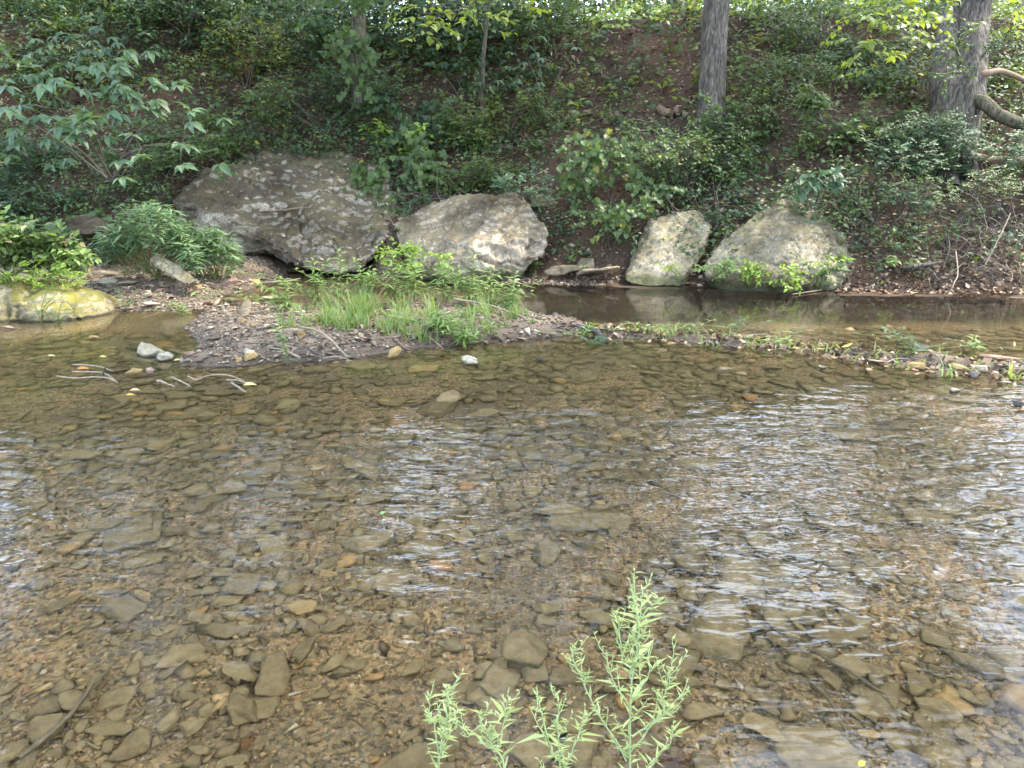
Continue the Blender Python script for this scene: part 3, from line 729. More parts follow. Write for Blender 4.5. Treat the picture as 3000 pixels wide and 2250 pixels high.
# unseen trees added on the near bank, behind the viewer, to shade the stream
for i, (x, y, sd_, lab) in enumerate([(-6.5, -3.5, 21, 'unseen leafy tree on the near bank, left of the viewer'), (1.5, -5.0, 22, 'unseen leafy tree on the near bank right behind the viewer'), (6.0, -6.0, 23, 'unseen leafy tree on the near bank, right of the viewer')]):
    z = hz1(x, y)
    tree('tree', lab, None, [(x, y, z - .3), (x, y, z + 1.5), (x + .1, y, z + 4), (x + .2, y + .3, z + 7)], [.3, .26, .22, .17], M['bark'],
         [(x, y + .8, 9.5, 2.2), (x - 2.0, y - .4, 9.6, 2.2), (x + 2.0, y - .6, 9.4, 2.2), (x, y - 2.5, 10, 2.4), (x + .4, y - .5, 11.5, 2.2)], 5500, .2, sd_, k=14)
# ------------------------------------------------------------------ stones of the bed
def bulk(name, shapes, P0, S, ROT, TILT, tint, mat, parent=None, kind=None):
    """many stones as one mesh"""
    Vs, Fs, Cs, n = [], [], [], 0
    which = RNG.integers(0, len(shapes), len(P0))
    for k, (v, f) in enumerate(shapes):
        m = which == k
        if not m.any(): continue
        c, s_ = np.cos(ROT[m]), np.sin(ROT[m])
        q = v[None] * S[m][:, None, :]
        q = np.stack([q[..., 0], q[..., 1], q[..., 2] + q[..., 0] * TILT[m][:, None, 0] + q[..., 1] * TILT[m][:, None, 1]], -1)
        q = np.stack([q[..., 0] * c[:, None] - q[..., 1] * s_[:, None], q[..., 0] * s_[:, None] + q[..., 1] * c[:, None], q[..., 2]], -1) + P0[m][:, None]
        N = m.sum(); kk = len(v)
        Fs.append((f[None] + (np.arange(N) * kk)[:, None, None]).reshape(-1, 3) + n)
        Vs.append(q.reshape(-1, 3)); Cs.append(np.repeat(tint[m], kk, axis=0)); n += N * kk
    me = mesh_from(name, np.concatenate(Vs), [np.concatenate(Fs)], True, np.concatenate(Cs), [mat])
    o = obj(name, me, parent)
    if kind: tag(o, kind=kind)
    return o
SH1 = [stone_verts(1, RNG, 8, .55, 0) for _ in range(10)]
SH0 = [stone_verts(0, RNG, 8, .6, 0) for _ in range(10)]
SH2 = [stone_verts(2, RNG, 9, RNG.uniform(.3, .5), .06) for _ in range(14)]

def in_view(x, y, m=.5): return np.abs(x) < .74 * y + m

N0 = 15000
yy = 1.45 + (7.9 - 1.45) * RNG.uniform(0, 1, N0) ** 1.05
xx = RNG.uniform(-1, 1, N0) * (.76 * yy + .5)
sz = .027 * np.exp(RNG.normal(0, .48, N0)) * (1 + .17 * (yy - 1.5))
sz *= 1 + .45 * sstep(.5, 2.5, xx) * sstep(3.4, 1.8, yy)
big = RNG.uniform(0, 1, N0) < .035; sz[big] *= 1.9
sz = np.minimum(sz, .15)
zz = height(xx, yy)
ok = (zz < -.03) & (bar_d(xx, yy) < .1) & (RNG.uniform(0, 1, N0) < .28 + .72 * sstep(-.22, .08, fbm(xx * 1.1, yy * 1.1, 0, 3, 133)))
xx, yy, zz, sz = xx[ok], yy[ok], zz[ok], sz[ok]
HAND = [  # big slabs read off the near water: u, v, width px, orange?
 (2390, 2195, 270, 'slab', 'largest flat slab under the water at the lower right'),
 (2215, 2120, 150, 'slab', 'long brown slab under water left of the largest flat one'),
 (2075, 2085, 160, 'slab', 'brown slab under the water just right of the tall green weed'),
 (2060, 2235, 110, 'slab', 'squarish slab at the bottom edge between the weed and the largest slab'),
 (2480, 1945, 110, 'slab', 'blocky slab under water above the yellow-brown stones, lower right'),
 (2450, 2010, 120, 'slab', 'tilted slab with a dark gap on its left, lower right shallows'),
 (2325, 1870, 95, 'slab', 'pale brown stone under water, upper one among the lower right slabs'),
 (1050, 2045, 160, 'slab', 'large angular slab alone in the gravel left of the weed'),
 (805, 2010, 130, 'slab', 'rounded block with a dark underside left of the large angular slab'),
 (670, 1955, 130, 'slab', 'long flat stone with a dark shadow edge, lower left shallows'),
 (140, 2130, 120, 'slab', 'broad stone beside the sunken stick, lower left corner'),
 (790, 2110, 75, 'slab', 'small rounded stone under water just below the dark-sided block'),
 (560, 2130, 100, 'slab', 'oval stone under water right of the red fragment'),
 (1215, 1960, 120, 'slab', 'dull slab under water left of the shortest weed tip'),
 (870, 1390, 110, 'slab', 'square-cut stone under ripples, middle left'),
 (1070, 1470, 110, 'slab', 'greenish square block under ripples near a green leaf'),
 (200, 1770, 105, 'slab', 'long stone with dark underside, left shallows'),
 (725, 2185, 60, 'orange', 'glowing orange stone among brown ones, lower left shallows'),
 (1970, 2245, 120, 'orange', 'rust-orange stone at the bottom edge beside the weed'),
 (2600, 2120, 50, 'orange', 'small round orange stone in the lower right shallows'),
 (2560, 2160, 95, 'slab', 'dark round-topped stone below the small orange one'),
]
hp = np.array([G(h[0], h[1], -.06)[:2] for h in HAND])
hr = np.array([h[2] * np.hypot(*q) / FPX / 2 for h, q in zip(HAND, hp)])
keep = np.ones(len(xx), bool)
for (hx, hy), r in zip(hp, hr): keep &= np.hypot(xx - hx, yy - hy) > (r * .8 + sz * .5)
xx, yy, zz, sz = xx[keep], yy[keep], zz[keep], sz[keep]
app = sz / np.hypot(yy, 1.8) * in_view(xx, yy, .02)
order = np.argsort(-app); topk = order[:300]; rest = order[300:]
for i in topk:
    s = sz[i]; me = STONE[RNG.integers(len(STONE))]
    th = RNG.uniform(.75, 1.25)
    top = min(zz[i] + s * .42 * th, -.025)
    rock('stone', me, (xx[i], yy[i], top - s * .22 * th), (s, s, s * th), RNG.uniform(0, 6.28), None, (RNG.normal(0, .13), RNG.normal(0, .13)), stream_bed)
S3 = np.stack([sz, sz, sz * RNG.uniform(.7, 1.3, len(sz))], 1)
PP = np.stack([xx, yy, np.minimum(zz + sz * .2, -.02 - sz * .35)], 1)
far_ = yy[rest] > 4.1
for shp_, sel_ in ((SH2, rest[~far_]), (SH1, rest[far_])):
    bulk('bed_stones', shp_, PP[sel_], S3[sel_], RNG.uniform(0, 6.28, len(sel_)), RNG.normal(0, .16, (len(sel_), 2)), RNG.uniform(0, 1, (len(sel_), 3)), M['silt'], stream_bed, 'stuff')
# gravel between them
N1 = 24000
yy = 1.45 + 4.6 * RNG.uniform(0, 1, N1) ** 1.6; xx = RNG.uniform(-1, 1, N1) * (.76 * yy + .4)
zz = height(xx, yy); ok = (zz < -.02); xx, yy, zz = xx[ok], yy[ok], zz[ok]
s = .0075 * np.exp(RNG.normal(0, .5, len(xx)))
bulk('bed_gravel', SH0, np.stack([xx, yy, zz + s * .3], 1), np.stack([s, s, s], 1), RNG.uniform(0, 6.28, len(s)), RNG.normal(0, .2, (len(s), 2)), RNG.uniform(0, 1, (len(s), 3)), M['gravel'], stream_bed, 'stuff')
for i, (h, (hx, hy), r) in enumerate(zip(HAND, hp, hr)):
    me = STONE[(i * 5 + 2) % len(STONE)]
    z0 = hz1(hx, hy); mat = M['stone_orange'] if h[3] == 'orange' else None
    top = min(max(z0 + r * .5, -.07), -.03)
    o = rock('submerged_stone' if h[3] == 'slab' else 'orange_stone', me, (hx, hy, top - r * .3), (r, r * 1.1, r * .75), [.3, 1.2, -.5, 2.4][i % 4], mat, (.06 * ((i % 3) - 1), .06 * ((i % 5) - 2)))
    tag(o, h[4], 'stone')
# red fragment and sunken sticks
g = G(415, 2085, -.08); mb = MB()
mb.tube(np.array([[-.035, 0, 0], [-.034, 0, 0], [.034, .008, .0], [.035, .008, 0]]), [.001, .011, .012, .001], 12)
m_red = plain_mat('red_fragment', (.28, .045, .03), (.42, .09, .06), 40)
tag(mb.build('red_tube', m_red, None, True, (g[0], g[1], max(hz1(g[0], g[1]) + .03, -.10))), 'short red tube-shaped fragment lying on the stream bed, lower left', 'debris')

M['sunk'] = plain_mat('silted_wood', (.085, .066, .038), (.15, .115, .065), 20)
def stick(name, label, pts, r0, r1, mat, k=6, n=14, cat='stick', wob=.3, parent=None, group=None):
    pts = [np.asarray(p, float) for p in pts]; b = pts[0].copy()
    c = curve([p - b for p in pts], n)
    c[1:-1] += (np.stack([fbm(np.arange(n) * .9 + b[0] * 9, b[1] * 7 + 5 * i, 0, 2, 3) for i in range(3)], 1) * r0 * 2 * wob)[1:-1]
    mb = MB(); mb.tube(c, np.linspace(r0, r1, n), k); o = mb.build(name, mat, parent); o.location = b
    if label: tag(o, label, cat, group)
    return o
gz = lambda u, v, z: G(u, v, z)
stick('sunken_stick', 'long brown stick lying under water across the lower left corner', [gz(60, 2240, -.06), gz(190, 2130, -.05), gz(270, 2030, -.06), gz(330, 1980, -.09)], .013, .006, M['sunk'])
stick('sunken_stick', 'thin sunken stick running down to the largest slab, lower right', [gz(2370, 2010, -.06), gz(2440, 2080, -.05), gz(2480, 2180, -.06)], .009, .006, M['sunk'])
stick('sunken_stick', 'thin sunken stick above the blocky slab, lower right', [gz(2390, 1930, -.06), gz(2500, 1990, -.05), gz(2600, 2060, -.06)], .008, .005, M['sunk'])

def stick_early(p, q, r, i, parent):
    mb = MB(); mb.tube(curve([p, (p + q) / 2 + np.array([0, .02, .015]), q], 7), np.linspace(r, r * .5, 7), 5)
    return mb.build('stick', [M['driftwood'], M['deadwood'], M['wetwood']][i % 3], parent)
# ------------------------------------------------------------------ rocks in the shallows and on the shore
def wrock(label, u, v, w, h, mat, k, name='rock', z=0.0, dep=.8, cat='rock', rz=None, sink=.3):
    g = G(u, v, z); d = np.linalg.norm(g - np.array([0, 0, CAM_H])); a = w * d / FPX / 2; b = h * d / FPX / 2 * 1.25
    o = rock(name, CHUNK[k % len(CHUNK)], (g[0], g[1] + a * dep * .7, z + b * (1 - 2 * sink) * .9), (a, a * dep / .72, b / .62), (0 if k % 2 else math.pi) + (rz or 0), mat, (0.05, .08 * ((k % 3) - 1)))
    return tag(o, label, cat)
SG, SP, PK, TN, DK = M['stone'], M['stone_pale'], M['stone_pink'], M['stone_tan'], M['stone_dark']
W_ = [
 ('small white rock against the front of the pale two-peaked rock', 478, 1060, 46, 40, SP, 2),
 ('small pink stone right of the pale two-peaked rock', 545, 1056, 30, 18, PK, 3), ('slanted tan rock beside the bleached twigs in the left shallows', 390, 1108, 66, 50, TN, 4),
 ('rounded pinkish stone touching the slanted tan rock', 434, 1100, 28, 32, PK, 5), ('lone orange-tan stone in the water below the mossy boulder', 265, 996, 34, 18, TN, 6),
 ('pale stone poking out of the water left of the spit', 592, 985, 44, 24, SP, 7), ('brown stone at the tip of the gravel spit', 700, 982, 36, 26, TN, 8),
 ('flat brown stone joined to the spit, left of the brown tip stone', 668, 980, 50, 12, TN, 9), ('pale pink stone on the edge of the spit', 772, 975, 44, 26, PK, 10),
 ('dark-based pale stone at the far left water edge', 22, 968, 42, 18, SG, 11), ('squarish tan rock at the front edge of the gravel bar', 1152, 1050, 44, 44, TN, 12),
 ('low pale stone with water parting round it, mid stream', 1385, 1075, 84, 26, SP, 13), ('tiny dark stone breaking the surface, mid stream', 1582, 1058, 24, 12, DK, 14),
 ('tan stone in the water below the fallen black branch', 1880, 1018, 38, 22, TN, 15), ('grey stone with a wake in the right mid stream', 2135, 1092, 60, 24, SG, 16),
 ('small white-edged stone in the right mid stream', 2412, 1084, 24, 16, SP, 17), ('white speckled stone alone in the right stream', 2802, 1156, 44, 24, SP, 18),
 ('pale foam-washed stone below the right debris line', 2945, 1130, 44, 18, SP, 19), ('broad pinkish-grey rock at the right end of the debris line', 2910, 1058, 84, 30, PK, 20),
 ('upright dark stone in the debris line at the right edge', 2952, 1088, 40, 40, DK, 21), ('brown wet rock in the debris line below a sprig', 2700, 1085, 66, 26, TN, 22),
 ('dark wet rock in the debris line left of the broad pinkish rock', 2775, 1082, 50, 28, DK, 23), ('dark flat rock in the middle of the right debris line', 2705, 1030, 60, 18, DK, 24),
 ('rounded tan rock at the right debris line front', 2825, 1090, 44, 22, TN, 25), ('black rock corner at the right picture edge', 2990, 1192, 30, 24, DK, 26),
 ('reddish rock beneath the black fallen branch', 1605, 945, 60, 26, PK, 27), ('tan rock at the front corner of the gravel bar', 1365, 1010, 34, 22, TN, 28),
]
for r_ in W_: wrock(*r_)
TP = boulder('rock', 'pale two-peaked rock standing in the left shallows', [[(398, 1046, 6.62), (401, 1020, 6.66), (415, 1001, 6.75), (434, 1004, 6.75), (450, 1022, 6.68), (455, 1048, 6.55), (420, 1052, 6.55), (402, 1040, 6.95), (440, 1020, 6.95), (-3.5, 6.75, -.1, 'w'), (-3.2, 6.7, -.1, 'w')],
    [(430, 1022, 6.75), (472, 1026, 6.7), (506, 1040, 6.68), (508, 1050, 6.62), (440, 1052, 6.55), (500, 1046, 6.9), (440, 1025, 6.95), (-3.3, 6.7, -.1, 'w'), (-3.1, 6.7, -.1, 'w')]], SP, .012, .016, 2, 93, 2.5)
tag(TP, cat='rock')
L_ = [  # on the left shore, base height a little above water
 ('pointed pale stone in front of the leaning slab', 525, 848, 62, 44, SG, 1), ('rounded pale stone left of the pointed one', 482, 842, 52, 28, SG, 2), ('flat pale stone below the pointed one', 470, 860, 62, 18, SG, 3),
 ('long pale stone on the left shore between moss and leaning slab', 368, 842, 90, 34, SG, 4), ('white flat stone beside the mossy boulder top', 300, 836, 70, 14, SP, 5), ('broad pale slab higher on the left shore', 285, 822, 110, 40, SG, 6),
 ('small white stone in the back puddle', 422, 870, 26, 22, SP, 7), ('reddish stone in the puddle, left one of a pair', 500, 875, 28, 16, PK, 8), ('reddish stone in the puddle, right one of a pair', 562, 872, 34, 20, PK, 9),
 ('pale stone at the right end of the leaning slab', 575, 850, 34, 20, TN, 10), ('grey stone right of the leaning slab foot', 610, 838, 40, 20, SG, 11), ('brown wedge stone on the shore below the dark hollow', 660, 838, 56, 26, PK, 12),
 ('tan stone on the shore in front of the dark hollow', 745, 842, 60, 26, TN, 13), ('flat tan stone near the left end of the grass', 788, 885, 70, 24, SG, 14), ('small white stone near the left end of the grass', 818, 890, 26, 18, SP, 15),
 ('small pale angular stone on the wet gravel', 662, 900, 30, 20, SP, 16), ('pale angular rock at the right foot of the mossy boulder', 278, 918, 70, 40, SP, 17), ('grey slab under the leaning slab', 465, 818, 60, 22, SG, 18),
 ('dark rock under the narrow-leaved bush', 350, 745, 90, 44, M['bank_stone'], 19), ('small tan rock behind the left shore', 300, 735, 24, 24, TN, 20),
]
W2_ = [('grey stone at the left start of the debris line', 1830, 985, 30, 16, SG, 41), ('small dark stone behind the middle of the debris line', 2330, 1012, 34, 14, DK, 42), ('brown stone under the trailing sprig of the debris line', 2395, 1030, 40, 16, TN, 43),
 ('flat pale stone near the front debris line', 2560, 1062, 44, 14, SG, 44), ('pinkish flat stone between the two debris lines', 2620, 1050, 50, 16, PK, 45), ('grey stone left of the upright dark one at the right edge', 2885, 1092, 46, 24, SG, 46), ('large grey stone at the very right end of the debris line', 2995, 1075, 50, 34, SG, 47), ('dark stone at the front of the right debris end', 2860, 1108, 40, 18, DK, 48)]
for r_ in W2_: wrock(*r_)
for i in range(34):
    x_ = RNG.uniform(.9, 5.6); y_ = np.interp(x_, [p[0] for p in DEBRIS], [p[1] for p in DEBRIS]) + RNG.normal(0, .16) - (.35 if i % 3 == 0 and x_ > 3 else 0); l_ = RNG.uniform(.1, .32); a_ = RNG.normal(0, .5) - .35
    if i == 0: dl = tag(empty('washed_up_sticks', (2.5, 7.0, 0)), 'thin sticks caught along the debris line across the riffle', 'sticks')
    p_ = np.array([x_ - 2.5, y_ - 7.0, .015]); q_ = p_ + np.array([l_ * math.cos(a_), l_ * math.sin(a_), RNG.uniform(0, .04)])
    o_ = stick_early(p_, q_, RNG.uniform(.004, .009), i, dl)
for r_ in L_: wrock(*r_, z=max(H(r_[1], r_[2])[2], -.03))
R_ = [
 ('flat grey slab at the water edge right of the pale blocky boulder', 1640, 828, 150, 70, SG, 31), ('low grey rock in the water between slab and leaning boulder', 1715, 838, 130, 80, SG, 32),
 ('grey block at the foot of the leaning boulder', 1800, 830, 110, 84, SG, 33), ('pale chunk above the low grey rocks', 1720, 785, 60, 44, SG, 34), ('pale stone stuck in the bank above the low grey rocks', 1600, 600, 44, 38, SG, 35),
]
for i, r_ in enumerate(R_):
    if i < 3: wrock(*r_, sink=.12)
    else:
        o = wrock(*r_); h_ = H(r_[1], r_[2]); o.location = h_ + np.array([0, 0, .06])
# embedded stones of the bank and the shore
for i in range(46):
    u, v = [(1700, 430), (1980, 150), (1780, 200), (2900, 330), (2850, 420), (250, 600), (400, 560), (1150, 300), (1280, 150), (1720, 280), (1830, 270), (2260, 290), (2950, 300)][i % 13] + RNG.normal(0, 45, 2)
    h_ = H(u, max(v, 60)); s = RNG.uniform(.05, .17)
    rock('stone', CHUNK[i % 12], tuple(h_ + np.array([0, .03, s * .1])), (s, s, s * .9), RNG.uniform(0, 6), M['bank_stone'], (RNG.normal(0, .3), RNG.normal(0, .3)), hillside)
n = 0
while n < 300:
    if n % 3: x, y = RNG.uniform(-6, -2.0), RNG.uniform(7.6, 11.2)
    else: x, y = RNG.uniform(-3.2, .2), RNG.uniform(6.2, 7.4)
    z = hz1(x, y)
    if z < -.05 or y > toe(x): continue
    s = .045 * math.exp(RNG.normal(0, .5)); n += 1
    rock('stone', CHUNK[n % 12], (x, y, z + s * .25), (s, s, s * .9), RNG.uniform(0, 6), [SG, SG, SP, SG, TN, PK, SG][n % 7], (RNG.normal(0, .2), RNG.normal(0, .2)), gravel_bank)
N2 = 90000
xx = RNG.uniform(-7, 1.4, N2); yy = RNG.uniform(6.05, 12.6, N2)
zz = height(xx, yy); ok = (zz > -.05) & (yy < toe(xx) + .1); xx, yy, zz = xx[ok], yy[ok], zz[ok]
xx, yy, zz = xx[:34000], yy[:34000], zz[:34000]
s = .0135 * np.exp(RNG.normal(0, .5, len(xx)))
bulk('gravel', SH0, np.stack([xx, yy, zz + s * .2], 1), np.stack([s, s, s], 1), RNG.uniform(0, 6.28, len(s)), RNG.normal(0, .2, (len(s), 2)), RNG.uniform(0, 1, (len(s), 3)), M['shore_gravel'], gravel_bank, 'stuff')

# ------------------------------------------------------------------ sticks and dead wood
def zz_(p, dz=.0): p = np.array(p, float); p[2] = hz1(p[0], p[1]) + dz; return p
DW, WW, DE = M['driftwood'], M['wetwood'], M['deadwood']
stick('bleached_twig', 'topmost bleached twig floating in the left shallows', [gz(213, 1068, .02), gz(290, 1074, .03), gz(332, 1088, .02)], .0075, .005, DW)
stick('bleached_twig', 'middle bleached twig of the floating bunch at left', [gz(213, 1089, .02), gz(300, 1092, .02), gz(340, 1118, .0)], .007, .005, DW)
stick('bleached_twig', 'lowest bleached twig of the floating bunch at left', [gz(168, 1102, .02), gz(220, 1108, .02), gz(300, 1105, .03), gz(345, 1120, .0)], .008, .005, DW)
stick('dark_twig', 'short dark upright twig in the floating bunch at left', [gz(300, 1108, .0), P(303, 1095, gz(300, 1108, 0)[1]), P(311, 1073, gz(300, 1108, 0)[1])], .012, .006, WW)
stick('bleached_twig', 'short pale twig right of the slanted tan rock', [gz(462, 1116, .03), gz(480, 1120, .03), gz(510, 1132, 0)], .013, .006, DW)
stick('bleached_twig', 'thin diagonal twig pointing right in the left shallows', [gz(502, 1105, .03), gz(530, 1117, .02), gz(558, 1132, 0)], .008, .005, DW)
stick('bleached_twig', 'arching pale twig with a forked left end near the spit', [gz(550, 1102, .02), gz(578, 1114, .0), gz(610, 1100, .06), gz(670, 1100, .05), gz(715, 1116, .0)], .0075, .005, DW)
stick('bleached_twig', 'short pale twig above the yellow leaf by the spit', [gz(664, 1113, .02), gz(700, 1115, .03), gz(735, 1128, .0)], .009, .005, DW)
stick('bleached_twig', 'short twig slanting below the yellow leaf by the spit', [gz(678, 1121, .03), gz(700, 1135, .01), gz(722, 1150, .0)], .009, .005, DW)
stick('driftwood_branch', 'thick bleached branch curving down over the debris pile on the spit', [P(880, 958, 6.9), P(930, 968, 6.75), P(975, 1000, 6.6), P(1015, 1045, 6.45)], .013, .008, DW, n=20)
for i in range(26):   # debris pile on the spit
    a = G(RNG.uniform(840, 960), RNG.uniform(975, 1055), .08); b = a + np.array([RNG.uniform(-.4, .4), RNG.uniform(-.15, .15), RNG.uniform(-.06, .10)])
    b[2] = max(b[2], hz1(b[0], b[1]) + .01)
    if i == 0: pile = tag(empty('driftwood_pile', (a[0], a[1], 0)), 'tangled heap of bleached and dark sticks on the gravel spit', 'driftwood')
    o = stick('stick', None, [a, (a + b) / 2 + np.array([0, 0, .03]), b], RNG.uniform(.006, .015), .004, [DW, WW, DE][i % 3], parent=pile); o.location = o.location - pile.location
stick('thin_branch', 'upper of two thin dark branches along the front of the bar', [zz_(G(1170, 965, .1), .04), zz_(G(1260, 985, .1), .04), zz_(G(1350, 1005, .1), .02)], .010, .006, DE)
stick('thin_branch', 'lower of two thin dark branches along the front of the bar', [zz_(G(1105, 975, .1), .04), zz_(G(1180, 995, .1), .03), zz_(G(1260, 1015, .05), .02)], .009, .006, DE)
stick('driftwood_branch', 'long pale branch reaching from the grass to the black log', [P(1330, 875, 8.3), P(1440, 895, 8.0), P(1520, 925, 7.7), P(1575, 950, 7.5)], .015, .009, DW, n=20)
stick('driftwood_branch', 'second pale branch above the first, at the end of the grass', [P(1490, 895, 8.2), P(1540, 910, 8.0), P(1605, 932, 7.8)], .014, .008, DW)
stick('fallen_black_branch', 'wet black branch with a grey bent end lying across the shallows', [P(1625, 925, 7.9), P(1640, 945, 7.75), P(1700, 958, 7.6), P(1740, 968, 7.5), P(1760, 985, 7.3), P(1778, 1005, 7.1)], .045, .03, WW, 9, 24, 'branch')
stick('log_stub', 'short wet black log stub beside the fallen black branch', [P(1588, 960, 7.55), P(1610, 957, 7.55), P(1635, 955, 7.6)], .055, .045, WW, 10, 10, 'log')
stick('fallen_branch', 'bare branch slanting up the bank left of centre', [zz_(H(1125, 228), .05), P(1165, 180, H(1150, 200)[1] - .15), P(1195, 130, H(1190, 140)[1] - .2), P(1225, 90, H(1220, 100)[1] - .25)], .05, .025, M['bark'], 8, 20, 'branch')
stick('fallen_branch', 'brown stump of branch slanting right of the large rounded boulder', [zz_(H(2495, 592), .07), zz_(H(2520, 630), .07), zz_(H(2555, 672), .05)], .05, .035, M['bark'], 8, 16, 'branch')
stick('log', 'dark fallen log behind the foot of the forked tree', [zz_(H(2825, 475), .03), zz_(H(2900, 480), .05), zz_(H(3020, 492), .05)], .08, .07, DE, 10, 16, 'log')
stick('dead_wood', 'left one of two weathered wood edges jutting from the bank', [zz_(H(1655, 368), .06), zz_(H(1690, 352), .10), zz_(H(1725, 335), .06)], .075, .04, DE, 8, 14, 'dead wood', 1.2)
stick('dead_wood', 'right one of two weathered wood edges jutting from the bank', [zz_(H(1765, 370), .05), zz_(H(1800, 358), .10), zz_(H(1835, 335), .06)], .075, .035, DE, 8, 14, 'dead wood', 1.2)
stick('dead_wood', 'brown weathered log end right of the two wood edges', [zz_(H(1930, 335), .06), zz_(H(1965, 345), .08), zz_(H(2010, 355), .06)], .08, .06, DE, 9, 14, 'dead wood', .8)
stick('fallen_branch', 'grey branch along the undercut at the right water edge', [P(2640, 785, 10.35), P(2700, 778, 10.2), P(2760, 768, 10.3)], .035, .025, M['bark'], 7, 16, 'branch')
stick('fallen_branch', 'second grey branch under the first at the right undercut', [P(2650, 792, 10.4), P(2720, 790, 10.2), P(2750, 822, 10.0)], .025, .012, M['bark'], 7, 16, 'branch')
stick('dark_stick', 'straight dark stick lying on the huge slab boulder', [P(768, 619, 12.05), P(830, 615, 12.05), P(902, 607, 12.1)], .016, .012, DE, 6, 12)
stick('white_stick', 'thin white stick along the waterline of the large rounded boulder', [gz(2322, 862, .02), gz(2400, 850, .02), gz(2475, 838, .02)], .007, .005, DW)
stick('pale_pole', 'pale pole lying at the edge of the puddle below the dark hollow', [gz(775, 828, .04), gz(830, 824, .05), gz(880, 816, .04)], .012, .007, DW)
stick('pale_twig', 'bare pale twig arching over the water at the right', [P(2800, 735, 10.2), P(2806, 800, 9.9), P(2795, 830, 9.75), P(2782, 856, 9.7)], .010, .005, DW)
stick('bare_stem', 'long bare stem leaning out of the tangle at the right edge', [P(2886, 775, 10.3), P(2930, 690, 10.4), P(2960, 625, 10.6)], .012, .007, DW)

def tangle(name, label, boxes, n, mat, seed, r=(.003, .009), L=(.3, 1.0), droop=.3, cat='undergrowth'):
    rng = np.random.default_rng(seed); mb = MB()
    for i in range(n):
        u0, v0, u1, v1 = boxes[i % len(boxes)]
        h_ = H(rng.uniform(u0, u1), rng.uniform(v0, v1)); d = norm(rng.normal(size=3) * np.array([1, .35, .8]) + np.array([0, -.35, 0]))
        l = rng.uniform(*L); c = [h_ + np.array([0, 0, .03])]
        for k in range(5):
            d = norm(d + rng.normal(size=3) * .28 + np.array([0, -.02, -droop * .3])); q = c[-1] + d * l / 5
            c.append(q)
        c = np.array(c); c[:, 2] = np.maximum(c[:, 2], np.maximum(height(c[:, 0], c[:, 1]) + .015, .01))
        mb.tube(curve(c, 9), np.linspace(rng.uniform(*r), .002, 9), 3, rng.uniform(0, 1, (1, 3)))
    o = mb.build(name, mat); return tag(o, label, cat, kind='stuff')
tangle('dead_vines', 'tangle of bare vines and roots hanging along the bank', [(2650, 560, 3000, 820), (2750, 620, 3000, 840), (2500, 560, 3000, 800), (2680, 640, 3000, 835), (1150, 560, 1330, 690), (1880, 380, 2150, 620), (2000, 620, 2120, 700), (2420, 590, 2560, 760)], 650, M['twig'], 5)
tangle('fallen_twigs', 'fallen twigs and thin stems scattered over the bank', [(0, 30, 3000, 560), (0, 420, 520, 620), (1600, 150, 3000, 560), (2500, 300, 2760, 520)], 420, M['twig'], 6, (.003, .008), (.25, .9), .1)
# ------------------------------------------------------------------ leaf litter
def litter(name, label, N, region, s0, mat, parent=None, lift=.012, seed=3, flat=.5, thr=None):
    rng = np.random.default_rng(seed); x, y = region(rng, N); z = height(x, y)
    e = .05; gx = (height(x + e, y) - z) / e; gy = (height(x, y + e) - z) / e
    nm = np.stack([-gx, -gy, np.ones_like(gx)], 1) + rng.normal(size=(len(x), 3)) * flat
    L = s0 * np.exp(rng.normal(0, .35, len(x))); mb = MB()
    tn = rng.uniform(0, 1, (len(x), 3))
    leaves(mb, np.stack([x, y, np.maximum(z, -.004) + lift], 1), rng.normal(size=(len(x), 3)) * np.array([1, 1, .3]), nm, L, L * .55, LITTER, tn)
    return tag(mb.build(name, mat), label, 'leaf litter', kind='stuff')
def reg_hill(rng, N):
    N = int(N * 1.2); y = rng.uniform(10.2, 16.4, N); x = rng.uniform(-1, 1, N) * (.76 * y + 3.0); ok = (y > toe(x) - .1); return x[ok], y[ok]
litter('leaf_litter', 'dead brown leaves lying all over the bank', 36000, reg_hill, .062, M['litter'])
def reg_shore(rng, N):
    x = rng.uniform(4.6, 8.2, N); y = rng.uniform(9.9, 11.0, N); return x, y
litter('leaf_litter', 'pile of dead leaves at the water edge right of the rounded boulder', 1800, reg_shore, .06, M['litter'], seed=4)
def reg_debris(rng, N):
    x = rng.uniform(.7, 6.2, N); y = np.interp(x, [p[0] for p in DEBRIS], [p[1] for p in DEBRIS]) + rng.normal(0, .16, N) - .35 * (rng.uniform(0, 1, N) < .35) * (x > 3.0); return x, y
litter('floating_debris', 'line of washed-up leaves and stems across the riffle', 1500, reg_debris, .055, M['litter'], seed=8, lift=.012)
def reg_deb2(rng, N):
    x = rng.uniform(.9, 3.4, N); y = np.interp(x, [p[0] for p in DEBRIS], [p[1] for p in DEBRIS]) + .12 + rng.normal(0, .09, N); return x, y
litter('floating_leaves', 'yellow floating leaves along the back of the debris line', 150, reg_deb2, .055, tint_mat('yellowed_leaves', [(0, (.30, .20, .04)), (.6, (.45, .36, .09)), (1, (.30, .34, .08))]), seed=12, lift=.016, flat=.2)

